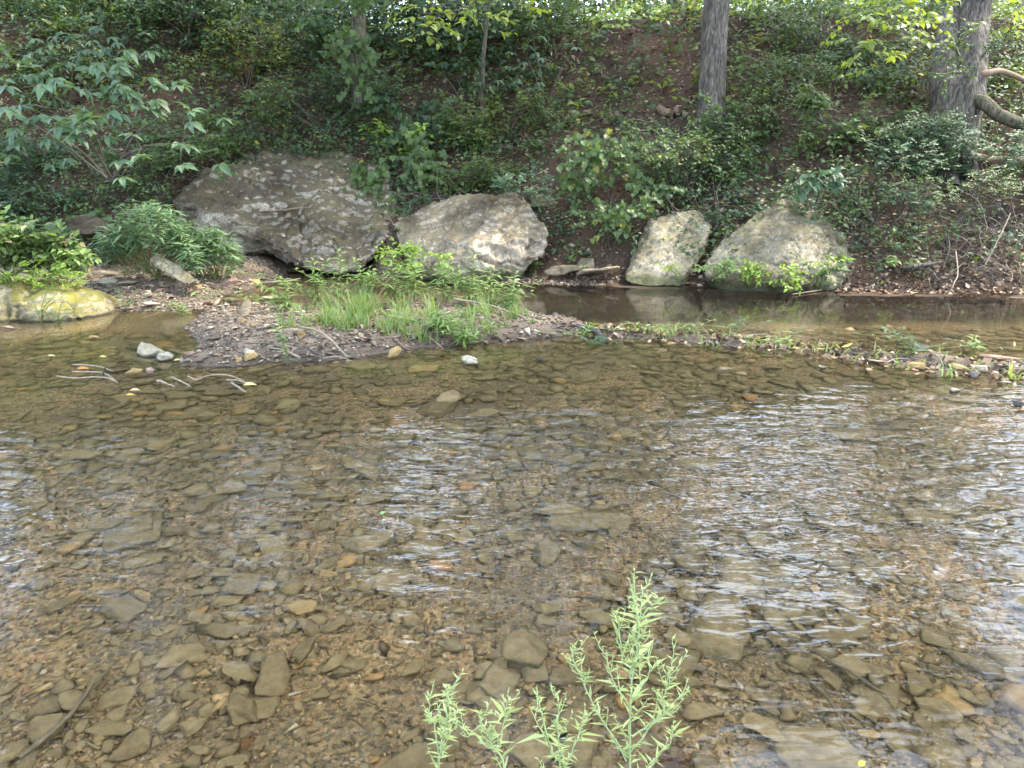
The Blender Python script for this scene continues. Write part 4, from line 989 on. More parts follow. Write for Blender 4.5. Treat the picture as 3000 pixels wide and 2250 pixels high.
from mathutils.bvhtree import BVHTree
def on_rock(o, name, label, N, seed, u0, u1, v0, v1):
    me = o.data; off = np.array(o.location)
    bv = BVHTree.FromPolygons([v.co + o.location for v in me.vertices], [tuple(p.vertices) for p in me.polygons])
    rng = np.random.default_rng(seed); pp, nn = [], []
    for i in range(N):
        d = ray(rng.uniform(u0, u1), rng.uniform(v0, v1)); h = bv.ray_cast(Vector((0, 0, CAM_H)), Vector(d).normalized())
        if h[0] is not None and h[1].z > .25: pp.append(np.array(h[0])); nn.append(np.array(h[1]))
    mb = MB(); pp, nn = np.array(pp), np.array(nn); k = len(pp)
    ax = rng.normal(size=(k, 3)); ax -= nn * (ax * nn).sum(1)[:, None]; L = .05 * np.exp(rng.normal(0, .35, k))
    tn = rng.uniform(.2, 1, (k, 3)); leaves(mb, pp + nn * .012, ax, nn + rng.normal(size=(k, 3)) * .3, L, L * .5, LITTER, tn)
    tag(mb.build(name, M['litter']), label, 'leaf litter', kind='stuff')
    tw = MB()
    for i in range(k // 9):
        a = pp[i] + nn[i] * .015; d = ax[i] / np.linalg.norm(ax[i]); l = rng.uniform(.08, .35); b = a + d * l; e = bv.find_nearest(Vector(b)); b = np.array(e[0]) + np.array(e[1]) * .015
        m_ = (a + b) / 2 + nn[i] * .03 + rng.normal(size=3) * .02; tw.tube(curve([a, m_, b], 6), np.linspace(.006, .003, 6), 4, rng.uniform(.2, .9, (1, 3)))
    tag(tw.build('fallen_twigs', M['twig']), label.replace('dead leaves', 'fallen twigs'), 'twigs', kind='stuff')
on_rock(A_, 'leaf_litter', 'dead leaves scattered on top of the huge slab', 260, 91, 560, 1150, 440, 780)

# single floating leaves
def float_leaf(label, u, v, L, col, rz):
    g = G(u, v, .012); mb = MB()
    leaves(mb, [[0, 0, 0]], [[math.cos(rz), math.sin(rz), .05]], [[.1, -.2, 1]], L, L * .5, LEAF8, np.full((1, 3), .5))
    o = mb.build('floating_leaf', plain_mat('leaf_' + label.split()[0], tuple(x * .75 for x in col), col, 40)); o.location = g; return tag(o, label, 'leaf')
float_leaf('orange leaf floating left of the bleached twigs', 225, 1080, .10, (.5, .17, .04), .2)
float_leaf('bright yellow leaf floating at the end of the short twigs', 712, 1128, .11, (.48, .42, .16), .3)
float_leaf('pale yellow leaf floating below the bleached twigs', 380, 1143, .08, (.45, .38, .18), .2)
float_leaf('golden leaf tip floating below the pale yellow one', 368, 1158, .07, (.45, .30, .06), .5)
float_leaf('green leaf floating beside the greenish square block', 1115, 1508, .05, (.13, .22, .09), 1.2)
float_leaf('vivid yellow leaf at the bottom edge by the largest slab', 2515, 2243, .035, (.55, .40, .04), .5)
float_leaf('yellow leaf touching the white rock in the left shallows', 508, 1056, .08, (.38, .32, .1), .4)
float_leaf('olive leaf floating alone in the left pool', 290, 1045, .07, (.4, .36, .12), .1)
float_leaf('greenish yellow leaf floating far left in the pool', 138, 1042, .08, (.33, .32, .14), .0)

# ------------------------------------------------------------------ plants
LEAFMESH = {}
def leaf_mesh(tpl_name, mat, k):
    key = (tpl_name, mat.name, k)
    if key not in LEAFMESH:
        t = {'leaf': LEAF8, 'heart': HEART, 'lance': LANCE}[tpl_name]
        V = t[0].copy(); rng = np.random.default_rng(k)
        V[:, 2] += -.10 * V[:, 1] ** 2 * (k % 3)
        tn = np.tile([[(k + .5) / 4, .2, .5]], (len(V), 1))
        F = [f for f in (t[1], t[2]) if f is not None]
        LEAFMESH[key] = mesh_from('leaf', V, F, True, tn, [mat])
    return LEAFMESH[key]

def put_leaf(parent, tpl, mat, p, a, n, L, W, name='leaf'):
    a = norm(np.asarray(a, float)); x = norm(np.cross(a, n)); z = norm(np.cross(x, a))
    o = bpy.data.objects.new(name, leaf_mesh(tpl, mat, random.randrange(4))); COL.objects.link(o); o.parent = parent
    o.matrix_basis = Matrix(((x[0] * W, a[0] * L, z[0] * L, p[0]), (x[1] * W, a[1] * L, z[1] * L, p[1]), (x[2] * W, a[2] * L, z[2] * L, p[2]), (0, 0, 0, 1)))
    return o

def spray(kind, p, d, rng, sc):
    """leaves of one twig: arrays pos, axis, normal, L, W"""
    d = norm(d); up = np.array([0, -.25, 1.0]); side = norm(np.cross(d, up))
    if kind == 'pinnate':
        k = 5; t = np.repeat(np.linspace(.1, .9, k), 2) * sc * 3.2; s = np.tile([1, -1], k)
        pos_ = p + d[None] * t[:, None]; ax = d[None] * .45 + side[None] * s[:, None] + rng.normal(size=(2 * k, 3)) * .18
        L = sc * rng.uniform(.7, 1.15, 2 * k); W = L * .55
    elif kind == 'alt':
        k = 7; t = np.linspace(0, 1, k) * sc * 2.6; s = np.tile([1, -1], 4)[:k]
        pos_ = p + d[None] * t[:, None]; ax = d[None] * .6 + side[None] * s[:, None] * .9 + rng.normal(size=(k, 3)) * .28
        L = sc * rng.uniform(.7, 1.2, k); W = L * .58
    elif kind == 'palm':
        k = 5; an = np.linspace(-1.7, 1.7, k)
        pos_ = np.repeat(p[None], k, 0); ax = d[None] * np.cos(an)[:, None] + side[None] * np.sin(an)[:, None] + np.array([0, 0, -.25]) + rng.normal(size=(k, 3)) * .08
        L = sc * (1 - .25 * np.abs(an) / 1.7) * rng.uniform(.85, 1.1, k); W = L * .42
    elif kind == 'lance':
        k = 10; an = rng.uniform(0, 6.28, k); t = np.linspace(0, 1, k) * sc * 1.1
        pos_ = p + np.array([0, 0, 1])[None] * t[:, None]; ax = np.stack([np.cos(an), np.sin(an), rng.uniform(-.35, .6, k)], 1)
        L = sc * rng.uniform(.7, 1.15, k); W = L * .19
    else:  # heart
        k = 6; t = np.linspace(0, 1, k) * sc * 3.5
        pos_ = p + d[None] * t[:, None] + np.array([0, 0, -1])[None] * (t ** 1.4 * .5)[:, None]; ax = rng.normal(size=(k, 3)) * .5 + np.array([0, -.5, -.8]); 
        L = sc * rng.uniform(.6, 1.2, k); W = L * .95
    ax[:, 2] -= .12
    nm = np.tile(up, (len(pos_), 1)) + rng.normal(size=(len(pos_), 3)) * .35
    if kind == 'heart': nm = np.tile(np.array([0, -.9, .6]), (len(pos_), 1)) + rng.normal(size=(len(pos_), 3)) * .4
    return pos_, ax, nm, L, W
TPL = {'pinnate': ('leaf', LEAF4), 'alt': ('leaf', LEAF8), 'palm': ('leaf', LEAF8), 'lance': ('lance', LANCE), 'heart': ('heart', HEART)}

def shrub(name, label, u, v, w, h, kind, n, sc, mat, seed, indiv=False, cat='shrub', stems=6, y=None, fwd=.35, lobes=6, group=None, wood='woody', ground=True, drop=0.0):
    """u, v: foot in the photograph; w, h: size in photograph pixels"""
    rng = np.random.default_rng(seed)
    b = H(u, v) if y is None else P(u, v, y)
    dist = np.linalg.norm(b - np.array([0, 0, CAM_H])); Wm = w * dist / FPX; Hm = h * dist / FPX
    t = empty(name, b); tag(t, label, cat, group)
    # uneven lobes
    lc = np.stack([rng.uniform(-.42, .42, lobes) * Wm, -rng.uniform(0, fwd, lobes) * Hm + rng.normal(0, .1, lobes), rng.uniform(.2, .9, lobes) * Hm], 1)
    lr = rng.uniform(.16, .34, lobes) * max(min(Wm, Hm), .5 * Wm, .5 * Hm)
    if kind == 'lance' and ground: pk = rng.integers(0, lobes, n); C = np.stack([rng.uniform(-.5, .5, n) * Wm, rng.uniform(-.5, .5, n) * .5 * Wm, np.zeros(n)], 1); C[:, 2] = Hm * (1 - .8 * (2 * C[:, 0] / Wm) ** 2) * rng.uniform(.35, 1.0, n)
    else:
        pk = rng.integers(0, lobes, n); q = norm(rng.normal(size=(n, 3))) * (rng.uniform(.2, 1, n) ** .5)[:, None] * lr[pk][:, None]
        C = lc[pk] + q * np.array([1.25, .8, .8])
    gz_ = height(C[:, 0] + b[0], C[:, 1] + b[1]) - b[2]
    if ground: C[:, 2] = np.maximum(C[:, 2], np.maximum(gz_, -b[2]) + .06 + drop)
    sm = MB(); fm = MB(); cnt = 0
    # stems to the lobes
    for i in range(min(stems, lobes)):
        e = lc[i]; e = np.array([e[0], e[1], max(e[2], gz_.min() + .05)])
        s0 = np.array([rng.normal(0, .05), rng.normal(0, .03), -.06])
        c = curve([s0, s0 * .4 + e * .45 + np.array([0, 0, .12 * Hm]), e], 8)
        sm.tube(c, np.linspace(.006 + .006 * Hm, .003, 8), 5)
    out_i = []
    for j in range(n):
        p = C[j]; d = (p - np.array([0, .25 * Hm, .3 * Hm])) * np.array([1, 1, .35]) + rng.normal(size=3) * .25 * max(Wm, .3)
        if kind == 'lance': d = np.array([0, 0, 1.0])
        l0 = lc[pk[j]] if not (kind == 'lance' and ground) else np.array([p[0] * .6, p[1] * .6, 0])
        if kind == 'lance' or rng.uniform() < .6: sm.tube(curve([l0, (l0 + p) / 2 + np.array([0, 0, .03]), p], 4), [.004, .003, .002, .0015], 3)
        ps, ax, nm, L, W = spray(kind, p, d, rng, sc)
        if indiv and cnt < 300:
            for q in range(len(ps)):
                if cnt < 300: put_leaf(t, TPL[kind][0], mat, ps[q], ax[q], nm[q], L[q], W[q]); cnt += 1
                else: out_i.append((ps[q], ax[q], nm[q], L[q], W[q]))
            continue
        tn = rng.uniform(0, 1, (len(ps), 3)); tn[:, 0] = np.clip(tn[:, 0] * .6 + .4 * rng.uniform(), 0, 1)
        leaves(fm, ps, ax, nm, L, W, TPL[kind][1], tn)
    if out_i:
        a = [np.array(z_) for z_ in zip(*out_i)]
        leaves(fm, a[0], a[1], a[2], a[3], a[4], TPL[kind][1], rng.uniform(0, 1, (len(a[0]), 3)))
    if sm.n: sm.build('stem', M[wood], t)
    if fm.n: tag(fm.build('foliage', mat, t, smooth=False), kind='stuff')
    return t

LD, LM, LY, LB, LL, LG, LP = [M['leaf_' + k] for k in ('dark', 'mid', 'yellow', 'blue', 'lime', 'bright', 'pale')]
SHR = [
 # name, label, u, v, w, h, kind, n, sc, mat, options
 ('buckeye_sapling', 'large-leaved sapling spreading over the upper left with fans of leaflets', 330, 520, 640, 300, 'palm', 84, .22, LB, dict(indiv=True, fwd=.9, lobes=9, y=10.4, cat='sapling', ground=False)),
 ('buckeye_sapling', 'second large-leaved sapling standing higher behind at the upper left', 200, 330, 330, 240, 'palm', 50, .21, LB, dict(indiv=True, lobes=6, cat='sapling')),
 ('buckeye_sapling', 'dark large-leaved sapling sprouting on top of the large rounded boulder', 2375, 605, 190, 90, 'palm', 18, .21, LB, dict(indiv=True, lobes=4, cat='sapling', y=10.9, ground=False)),
 ('sapling', 'tall sapling with drooping leaves in the centre of the bank', 1600, 350, 240, 230, 'palm', 24, .17, LB, dict(indiv=True, lobes=6, cat='sapling')),
 ('sapling', 'broad-leaved sapling left of the tall drooping one, centre of the bank', 1370, 340, 260, 160, 'palm', 22, .17, LD, dict(indiv=True, lobes=5, cat='sapling')),
 ('sapling', 'large leaves fanning out beside the slender vine-wrapped trunk', 1180, 190, 170, 110, 'palm', 12, .19, LB, dict(indiv=True, lobes=3, cat='sapling')),
 ('narrow_leaved_bush', 'dense blue-green bush of narrow leaves left of the huge slab', 455, 800, 260, 150, 'lance', 80, .20, M['leaf_willow'], dict(indiv=True, y=10.1, wood='stem', cat='bush')),
 ('narrow_leaved_bush', 'smaller narrow-leaved bush right of the dense one, before the huge slab', 625, 815, 140, 120, 'lance', 36, .18, M['leaf_willow'], dict(indiv=True, y=10.3, wood='stem', cat='bush')),
 ('leafy_bush', 'bright green bush behind the mossy boulder at the left edge', 60, 840, 330, 170, 'alt', 200, .085, LG, dict(indiv=True, y=9.2, lobes=8, wood='stem', cat='bush')),
 ('leafy_bush', 'darker green broad-leaved part-shaded bush beside the bright one, left shore', 165, 800, 130, 120, 'alt', 60, .085, LM, dict(indiv=True, y=9.5, wood='stem', cat='bush')),
 ('low_herb', 'fine lime-green herb hanging over the mossy boulder', 60, 845, 280, 45, 'pinnate', 70, .03, LL, dict(y=8.75, fwd=.2, wood='stem', cat='herb')),
 ('lime_vine', 'lime-green leafy vine at the left foot of the pale blocky boulder', 1190, 780, 95, 60, 'alt', 15, .066, LL, dict(indiv=True, y=10.75, wood='stem', cat='vine', ground=False)),
 ('lime_vine', 'lime-green leafy vine on the front of the pale blocky boulder', 1265, 790, 90, 60, 'alt', 15, .062, LL, dict(indiv=True, y=10.65, wood='stem', cat='vine', ground=False)),
 ('lime_vine', 'lime-green mat of leaves across the front of the large rounded boulder', 2275, 828, 165, 42, 'alt', 24, .058, LL, dict(indiv=True, y=9.95, wood='stem', cat='vine', ground=False, fwd=.1)),
 ('lime_vine', 'green leafy vine at the left corner of the large rounded boulder', 2100, 812, 95, 50, 'alt', 12, .06, LG, dict(indiv=True, y=10.15, wood='stem', cat='vine', ground=False, fwd=.1)),
 ('lime_vine', 'small green vine on the right face of the large rounded boulder', 2385, 825, 60, 65, 'alt', 8, .07, LM, dict(indiv=True, y=9.95, wood='stem', cat='vine', ground=False, fwd=.1)),
 ('lime_vine', 'tiny lime sprig on the right shoulder of the large rounded boulder', 2462, 775, 40, 24, 'alt', 5, .06, LL, dict(indiv=True, y=10.3, wood='stem', cat='vine', ground=False, fwd=.1, lobes=2)),
 ('lime_vine', 'tiny lime sprig at the foot of the narrow leaning boulder', 1958, 792, 26, 20, 'alt', 4, .05, LL, dict(indiv=True, y=10.4, wood='stem', cat='vine', ground=False, fwd=.1, lobes=2)),
 ('lime_sapling', 'bright lime sapling top above the right end of the huge slab', 1155, 470, 110, 90, 'alt', 16, .10, LL, dict(indiv=True, cat='sapling', lobes=3)),
 ('heart_leaved_vine', 'heart-leaved vine draped over the right end of the huge slab', 1170, 540, 210, 110, 'heart', 40, .09, LM, dict(indiv=True, cat='vine')),
 ('heart_leaved_vine', 'heart-leaved vine hanging on the bank above the lime sapling', 1240, 420, 230, 140, 'heart', 45, .09, LD, dict(indiv=True, cat='vine')),
 ('leafy_shrub', 'light green shrub of tiny leaves between slab and blocky boulder', 1380, 560, 330, 90, 'pinnate', 120, .045, LM, dict()),
 ('leafy_shrub', 'low shrub of tiny leaves crowning the pale blocky boulder', 1520, 575, 170, 70, 'pinnate', 60, .045, LB, dict(y=11.7)),
 ('leafy_shrub', 'dense shrub in the middle of the bank below the saplings', 1480, 440, 380, 150, 'pinnate', 170, .05, LM, dict()),
 ('leafy_shrub', 'loose yellowing shrub at the centre left of the bank', 1330, 450, 260, 120, 'alt', 60, .06, LY, dict()),
 ('leafy_shrub', 'yellow-green shrub hanging down left of the slender trunk', 720, 260, 300, 170, 'alt', 100, .06, LY, dict()),
 ('leafy_shrub', 'drooping leafy shrub over the top of the huge slab', 960, 400, 330, 130, 'alt', 90, .075, LM, dict()),
 ('leafy_shrub', 'leafy clump around the foot of the slender trunk', 1050, 335, 210, 110, 'alt', 60, .075, LD, dict()),
 ('trunk_vine', 'leafy vine climbing the slender trunk left of centre', 1050, 290, 90, 290, 'heart', 46, .085, LM, dict(y=13.6, cat='vine', fwd=.05, lobes=9, ground=False)),
 ('leafy_shrub', 'dark leafy shrub at the upper left of the huge slab', 570, 500, 260, 140, 'alt', 80, .085, LM, dict()),
 ('leafy_shrub', 'fern-like shrub beside the left corner of the huge slab', 470, 560, 240, 110, 'pinnate', 90, .05, LM, dict()),
 ('leafy_shrub', 'small sprig growing on the huge slab near its left corner', 665, 545, 90, 50, 'pinnate', 16, .045, LM, dict(y=12.15, cat='sprig', lobes=3, ground=False)),
 ('leafy_shrub', 'dark mass of leaves high behind the yellow-green shrub', 820, 200, 420, 190, 'alt', 150, .08, LD, dict()),
 ('leafy_shrub', 'shaded leafy shrub along the upper left edge of the bank', 560, 130, 420, 150, 'alt', 120, .08, LD, dict()),
 ('leafy_shrub', 'dark ivy-covered shrub right of the slender vine-wrapped trunk', 1210, 110, 260, 160, 'pinnate', 140, .05, LD, dict()),
 ('leafy_shrub', 'large bushy shrub over the narrow leaning boulder', 1990, 580, 360, 200, 'alt', 170, .06, LM, dict(lobes=9)),
 ('leafy_shrub', 'shrub between the blocky boulder and the narrow leaning one', 1800, 600, 260, 180, 'heart', 60, .075, LM, dict()),
 ('leafy_shrub', 'low vine patch just above the pool behind the flat grey slab', 1790, 720, 200, 130, 'heart', 36, .06, LM, dict(cat='vine')),
 ('leafy_shrub', 'blue-green shrub right of the large rounded boulder top', 2560, 520, 300, 140, 'pinnate', 130, .05, LB, dict()),
 ('leafy_shrub', 'leafy shrub with large soft leaves left of the forked tree', 2480, 440, 280, 140, 'alt', 80, .09, LM, dict()),
 ('leafy_shrub', 'blue-green shrub in front of the foot of the forked tree', 2730, 560, 330, 150, 'pinnate', 150, .05, LB, dict(lobes=8)),
 ('hanging_vine', 'long vine hanging down towards the water right of the rounded boulder', 2640, 660, 150, 190, 'pinnate', 60, .04, LB, dict(cat='vine')),
 ('hanging_vine', 'light green vine drooping above the right undercut', 2760, 720, 200, 190, 'pinnate', 80, .042, LM, dict(cat='vine')),
 ('leafy_shrub', 'sparse shrub at the right picture edge above the tangle', 2930, 560, 200, 170, 'pinnate', 80, .05, LB, dict()),
 ('leafy_shrub', 'sparse shrub on the red soil right of the straight tree', 2290, 300, 260, 120, 'pinnate', 70, .05, LM, dict()),
 ('leafy_shrub', 'low leafy shrub around the foot of the straight tree', 2130, 420, 260, 110, 'alt', 70, .065, LM, dict()),
 ('leafy_shrub', 'small shrub high on the red soil between the two big trees', 2350, 180, 300, 110, 'alt', 60, .07, LM, dict()),
 ('leafy_shrub', 'shrub growing on the left side of the forked trunk', 2705, 250, 150, 110, 'alt', 22, .07, LM, dict(y=11.7)),
 ('leafy_shrub', 'spray of small blue-green leaves across the forked trunk', 2880, 165, 180, 40, 'pinnate', 16, .045, LB, dict(y=11.7, ground=False, lobes=4)),
 ('leafy_shrub', 'low herbs on the dark slope at the far left', 120, 640, 330, 110, 'pinnate', 130, .055, LD, dict()),
 ('leafy_shrub', 'dim ferny undergrowth left of the large-leaved sapling foot', 30, 560, 260, 120, 'pinnate', 110, .055, LD, dict()),
 ('leafy_shrub', 'small broad-leaved plant beside the flat grey boulder', 275, 720, 80, 80, 'heart', 10, .075, LM, dict(cat='plant', lobes=3)),
 ('leafy_shrub', 'small leafy shrub under the bent sapling, top centre', 1620, 150, 280, 110, 'alt', 60, .075, LM, dict()),
 ('leafy_shrub', 'sunlit green plant at the water edge right of the rounded boulder', 2620, 775, 60, 45, 'alt', 8, .07, LG, dict(cat='plant', lobes=3)),
 ('leafy_shrub', 'little green plant in the gap right of the blocky boulder', 1565, 795, 60, 35, 'alt', 7, .07, LM, dict(cat='plant', lobes=3)),
 ('leafy_shrub', 'small sprig against the dark bank behind the shore stones', 1690, 800, 40, 30, 'alt', 5, .05, LG, dict(cat='plant', lobes=2)),
]
for i, (nm_, lab, u, v, w, h, kd, n, sc, mt, op) in enumerate(SHR):
    f_ = 1.0 if kd == 'palm' else 1.7
    shrub(nm_, lab, u, v, w, h, kd, int(n * f_), sc * (1.0 if kd in ('palm', 'lance') else 1.25), mt, 100 + i, **op)

# hanging branches along the top edge
def hang(label, pts, kind, n, sc, mat, seed, spread=.3, indiv=True):
    rng = np.random.default_rng(seed); W3 = np.array([P(*p) for p in pts]); b = W3[0]
    t = empty('overhanging_branch', b); tag(t, label, 'branch')
    c = curve(W3 - b, 16); mb = MB(); mb.tube(c, np.linspace(.018, .005, 16), 5); mb.build('stem', M['woody'], t); fm = MB(); cnt = 0
    for j in range(n):
        p = c[rng.integers(2, 16)] + rng.normal(size=3) * spread * np.array([1, .6, .5])
        ps, ax, nm, L, W = spray(kind, p, rng.normal(size=3) * np.array([1, .6, .3]) + np.array([0, -.3, -.2]), rng, sc)
        for q in range(len(ps)):
            if indiv and cnt < 300: put_leaf(t, TPL[kind][0], mat, ps[q], ax[q], nm[q], L[q], W[q]); cnt += 1
            else: leaves(fm, ps[q], ax[q], nm[q], L[q], W[q], TPL[kind][1], rng.uniform(0, 1, (1, 3)))
    if fm.n: tag(fm.build('foliage', mat, t), kind='stuff')
    return t
hang('bright leafy branch hanging in from the top edge left of the forked tree', [(2680, -120, 11.0), (2640, 20, 10.9), (2600, 90, 10.8), (2560, 120, 10.8)], 'alt', 34, .13, M['leaf_far'], 301, .4)
hang('yellow-green branch hanging from the top edge above the bent sapling', [(1500, -150, 12.5), (1420, -20, 12.2), (1340, 30, 12.0), (1240, 40, 12.0)], 'alt', 34, .14, M['leaf_far'], 302, .4)
hang('green branch hanging at the top centre right', [(1850, -120, 12.5), (1800, 10, 12.2), (1830, 50, 12.2), (1880, 60, 12.2)], 'alt', 18, .12, LG, 303, .3)
hang('dark leafy branch hanging at the top left of centre', [(1000, -120, 12.0), (930, 0, 11.8), (880, 70, 11.7)], 'alt', 30, .13, LD, 304, .45)
hang('leafy branch crossing the top right corner', [(3050, -80, 12.0), (2990, 20, 11.8), (2930, 60, 11.6)], 'alt', 20, .12, M['leaf_far'], 305, .35)

# undergrowth nobody could count
def undergrowth(name, label, N, sel, sizes, mat, seed, hmax=.35, k=8):
    rng = np.random.default_rng(seed); N = int(N * 1.3); y = rng.uniform(10.3, 17.5, N); x = rng.uniform(-1, 1, N) * (.78 * y + 4.0)
    ok = (y > toe(x) + .15) & sel(x, y, rng); x, y = x[ok], y[ok]; z = height(x, y)
    base = np.stack([x, y, z], 1); hh = rng.uniform(.03, hmax, len(x))
    tip = base + np.stack([rng.normal(0, .10, len(x)), rng.normal(-.12, .10, len(x)), hh], 1)
    pc = np.repeat(tip, k, 0) + rng.normal(size=(len(tip) * k, 3)) * np.array([.10, .08, .05])
    ax = rng.normal(size=pc.shape) * np.array([1, .7, .35]); ax[:, 1] -= .2; ax[:, 2] -= .15
    nm = rng.normal(size=pc.shape) * .4 + np.array([0, -.45, 1]); L = rng.uniform(*sizes, len(pc))
    tn = rng.uniform(0, 1, (len(pc), 3)); tn[:, 0] = np.clip(.5 * tn[:, 0] + .5 * np.repeat(rng.uniform(0, 1, len(tip)), k), 0, 1)
    mb = MB(); leaves(mb, pc, ax, nm, L, L * .58, LEAF4, tn)
    return tag(mb.build(name, mat, smooth=False), label, 'undergrowth', kind='stuff')
pu = lambda x, y: 1500 + FPX * x / y   # rough column, for where the bank is bare
def sel_left(x, y, rng): return (fbm(x * .6, y * .8, 0, 3, 61) + .55 * sstep(.3, -3.0, x) > rng.uniform(-.25, .55, len(x)))
def sel_all(x, y, rng): return (fbm(x * .7, y * .9, 0, 3, 71) - .10 * sstep(1.5, 3.5, x) > rng.uniform(-.05, .5, len(x)))
def sel_low(x, y, rng): return (rng.uniform(0, 1, len(x)) > .8 * sstep(4.6, 5.4, x)) & (y - toe(x) < 2.6) & (y - toe(x) > .5) & (fbm(x * .9, y * .9, 0, 3, 81) + .15 > rng.uniform(-.1, .5, len(x)))
def sel_top(x, y, rng): return (y - toe(x) > 2.8) & (rng.uniform(0, 1, len(x)) < .15 + .5 * sstep(-.1, .35, fbm(x * .9, y * .9, 0, 3, 91)))
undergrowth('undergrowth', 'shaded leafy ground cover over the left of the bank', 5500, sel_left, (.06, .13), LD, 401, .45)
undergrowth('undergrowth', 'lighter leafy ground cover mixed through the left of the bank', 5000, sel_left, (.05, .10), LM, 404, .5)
undergrowth('undergrowth', 'patchy small-leaved ground cover over the whole bank', 6500, sel_all, (.04, .085), LM, 402, .3)
undergrowth('undergrowth', 'blue-green ground cover low on the bank', 9000, sel_low, (.04, .085), LB, 405, .4)
undergrowth('undergrowth', 'green fringe of plants along the top of the bank', 3500, sel_top, (.08, .15), LM, 403, .35)

def sel_fringe(x, y, rng): return (y - toe(x) > 3.4) & (fbm(x * .8, y * .8, 0, 3, 92) > rng.uniform(-.5, .2, len(x))) & (x < 1.5 + rng.normal(0, 1, len(x)))
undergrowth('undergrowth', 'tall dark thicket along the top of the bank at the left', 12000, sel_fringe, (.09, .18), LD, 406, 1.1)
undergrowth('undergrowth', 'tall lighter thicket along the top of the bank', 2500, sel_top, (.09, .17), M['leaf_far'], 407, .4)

# sunlit woodland edge beyond the bank
for i, (x, y, z, r, lab) in enumerate([(-14.5, 24, 6.2, 2.6, 'far leafy tree behind the upper left corner'), (-6.6, 23, 6.0, 2.4, 'far leafy tree behind the left part of the bank top'), (-1, 24, 5.7, 2.3, 'far sunlit tree behind the bank top at centre'),
        (5.5, 25, 5.6, 2.2, 'far sunlit tree behind the straight trunk'), (11, 24, 5.7, 2.3, 'far sunlit tree behind the gap left of the forked trunk'), (17.5, 24, 6.0, 2.6, 'far sunlit tree behind the right end of the bank top')]):
    zb = hz1(x, y)
    tree('woodland_tree', lab, None, [(x, y, zb - .3), (x, y, zb + 1), (x + .1, y, zb + 2), (x, y, z + .5)], [.2, .17, .15, .1], M['bark_moss'],
         [(x, y, z, r * .75), (x - r * .6, y, z - .8, r * .6), (x + r * .7, y, z - .6, r * .6), (x, y - 1, z - 1.6, r * .6), (x + r * .4, y, z + 1.2, r * .5), (x - r * .9, y - .6, z - 1.6, r * .45), (x + r, y - .6, z - 1.7, r * .45)], 5200, .19, 600 + i, lm='leaf_far' if i > 1 else 'leaf_mid', k=12, group='trees beyond the bank')

for i, (x, r, lab) in enumerate([(-13.3, 1.0, 'dark leafy tree added on the bank top behind the upper left corner'), (-9.7, 1.15, 'dark leafy tree added on the bank top above the large-leaved saplings'), (-5.6, 1.3, 'dark leafy tree added on the bank top behind the slender vine-wrapped trunk'), (3.0, .55, 'slim leafy tree added on the bank top left of the straight trunk'), (12.7, .9, 'leafy tree added on the bank top behind the forked trunk')]):
    y = 18.6; zb = hz1(x, y)  # trees added to block parts of the sky mirrored in the stream
    tree('added_bank_tree', lab, None, [(x, y, zb - .3), (x, y, zb + 2), (x + .1, y, zb + 4), (x, y, zb + 7)], [.13, .11, .1, .06], M['bark_moss'],
         [(x, y, 5.9 + .4, r), (x + .5 * r, y, 7.5, r * .9), (x - .4 * r, y, 8.8, r), (x + .3 * r, y, 10.2, r), (x - .3 * r, y, 11.6, r), (x, y, 13.2, r), (x + .4 * r, y, 14.6, r)], 7000, .17, 650 + i, lm='leaf_dark', k=12, squash=.9, group='added trees on the bank top')

def woods(label, x0, x1, NW, mat, seed):
    rng = np.random.default_rng(seed); mb = MB()
    x = rng.uniform(x0, x1, NW); y = rng.uniform(37, 42, NW); top = 10.2 + 1.6 * fbm(x * .35, 0 * x, 0, 3, 9)
    z = 5.2 + (top - 5.2) * rng.uniform(0, 1, NW) ** .8; L = .42 * rng.uniform(.6, 1.3, NW)
    leaves(mb, np.stack([x, y, z], 1), rng.normal(size=(NW, 3)) + np.array([0, 0, -.5]), rng.normal(size=(NW, 3)) * .6 + np.array([0, -.4, 1]), L, L * .6, LEAF2, rng.uniform(0, 1, (NW, 3)))
    tag(mb.build('distant_woods', mat, smooth=False), label, 'woods', kind='stuff')
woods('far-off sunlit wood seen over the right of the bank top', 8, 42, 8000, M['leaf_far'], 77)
woods('far-off dark wood seen over the left of the bank top', -42, 8, 13000, M['leaf_dark'], 78)  # shade put into the colour: dark leaves for the left wood

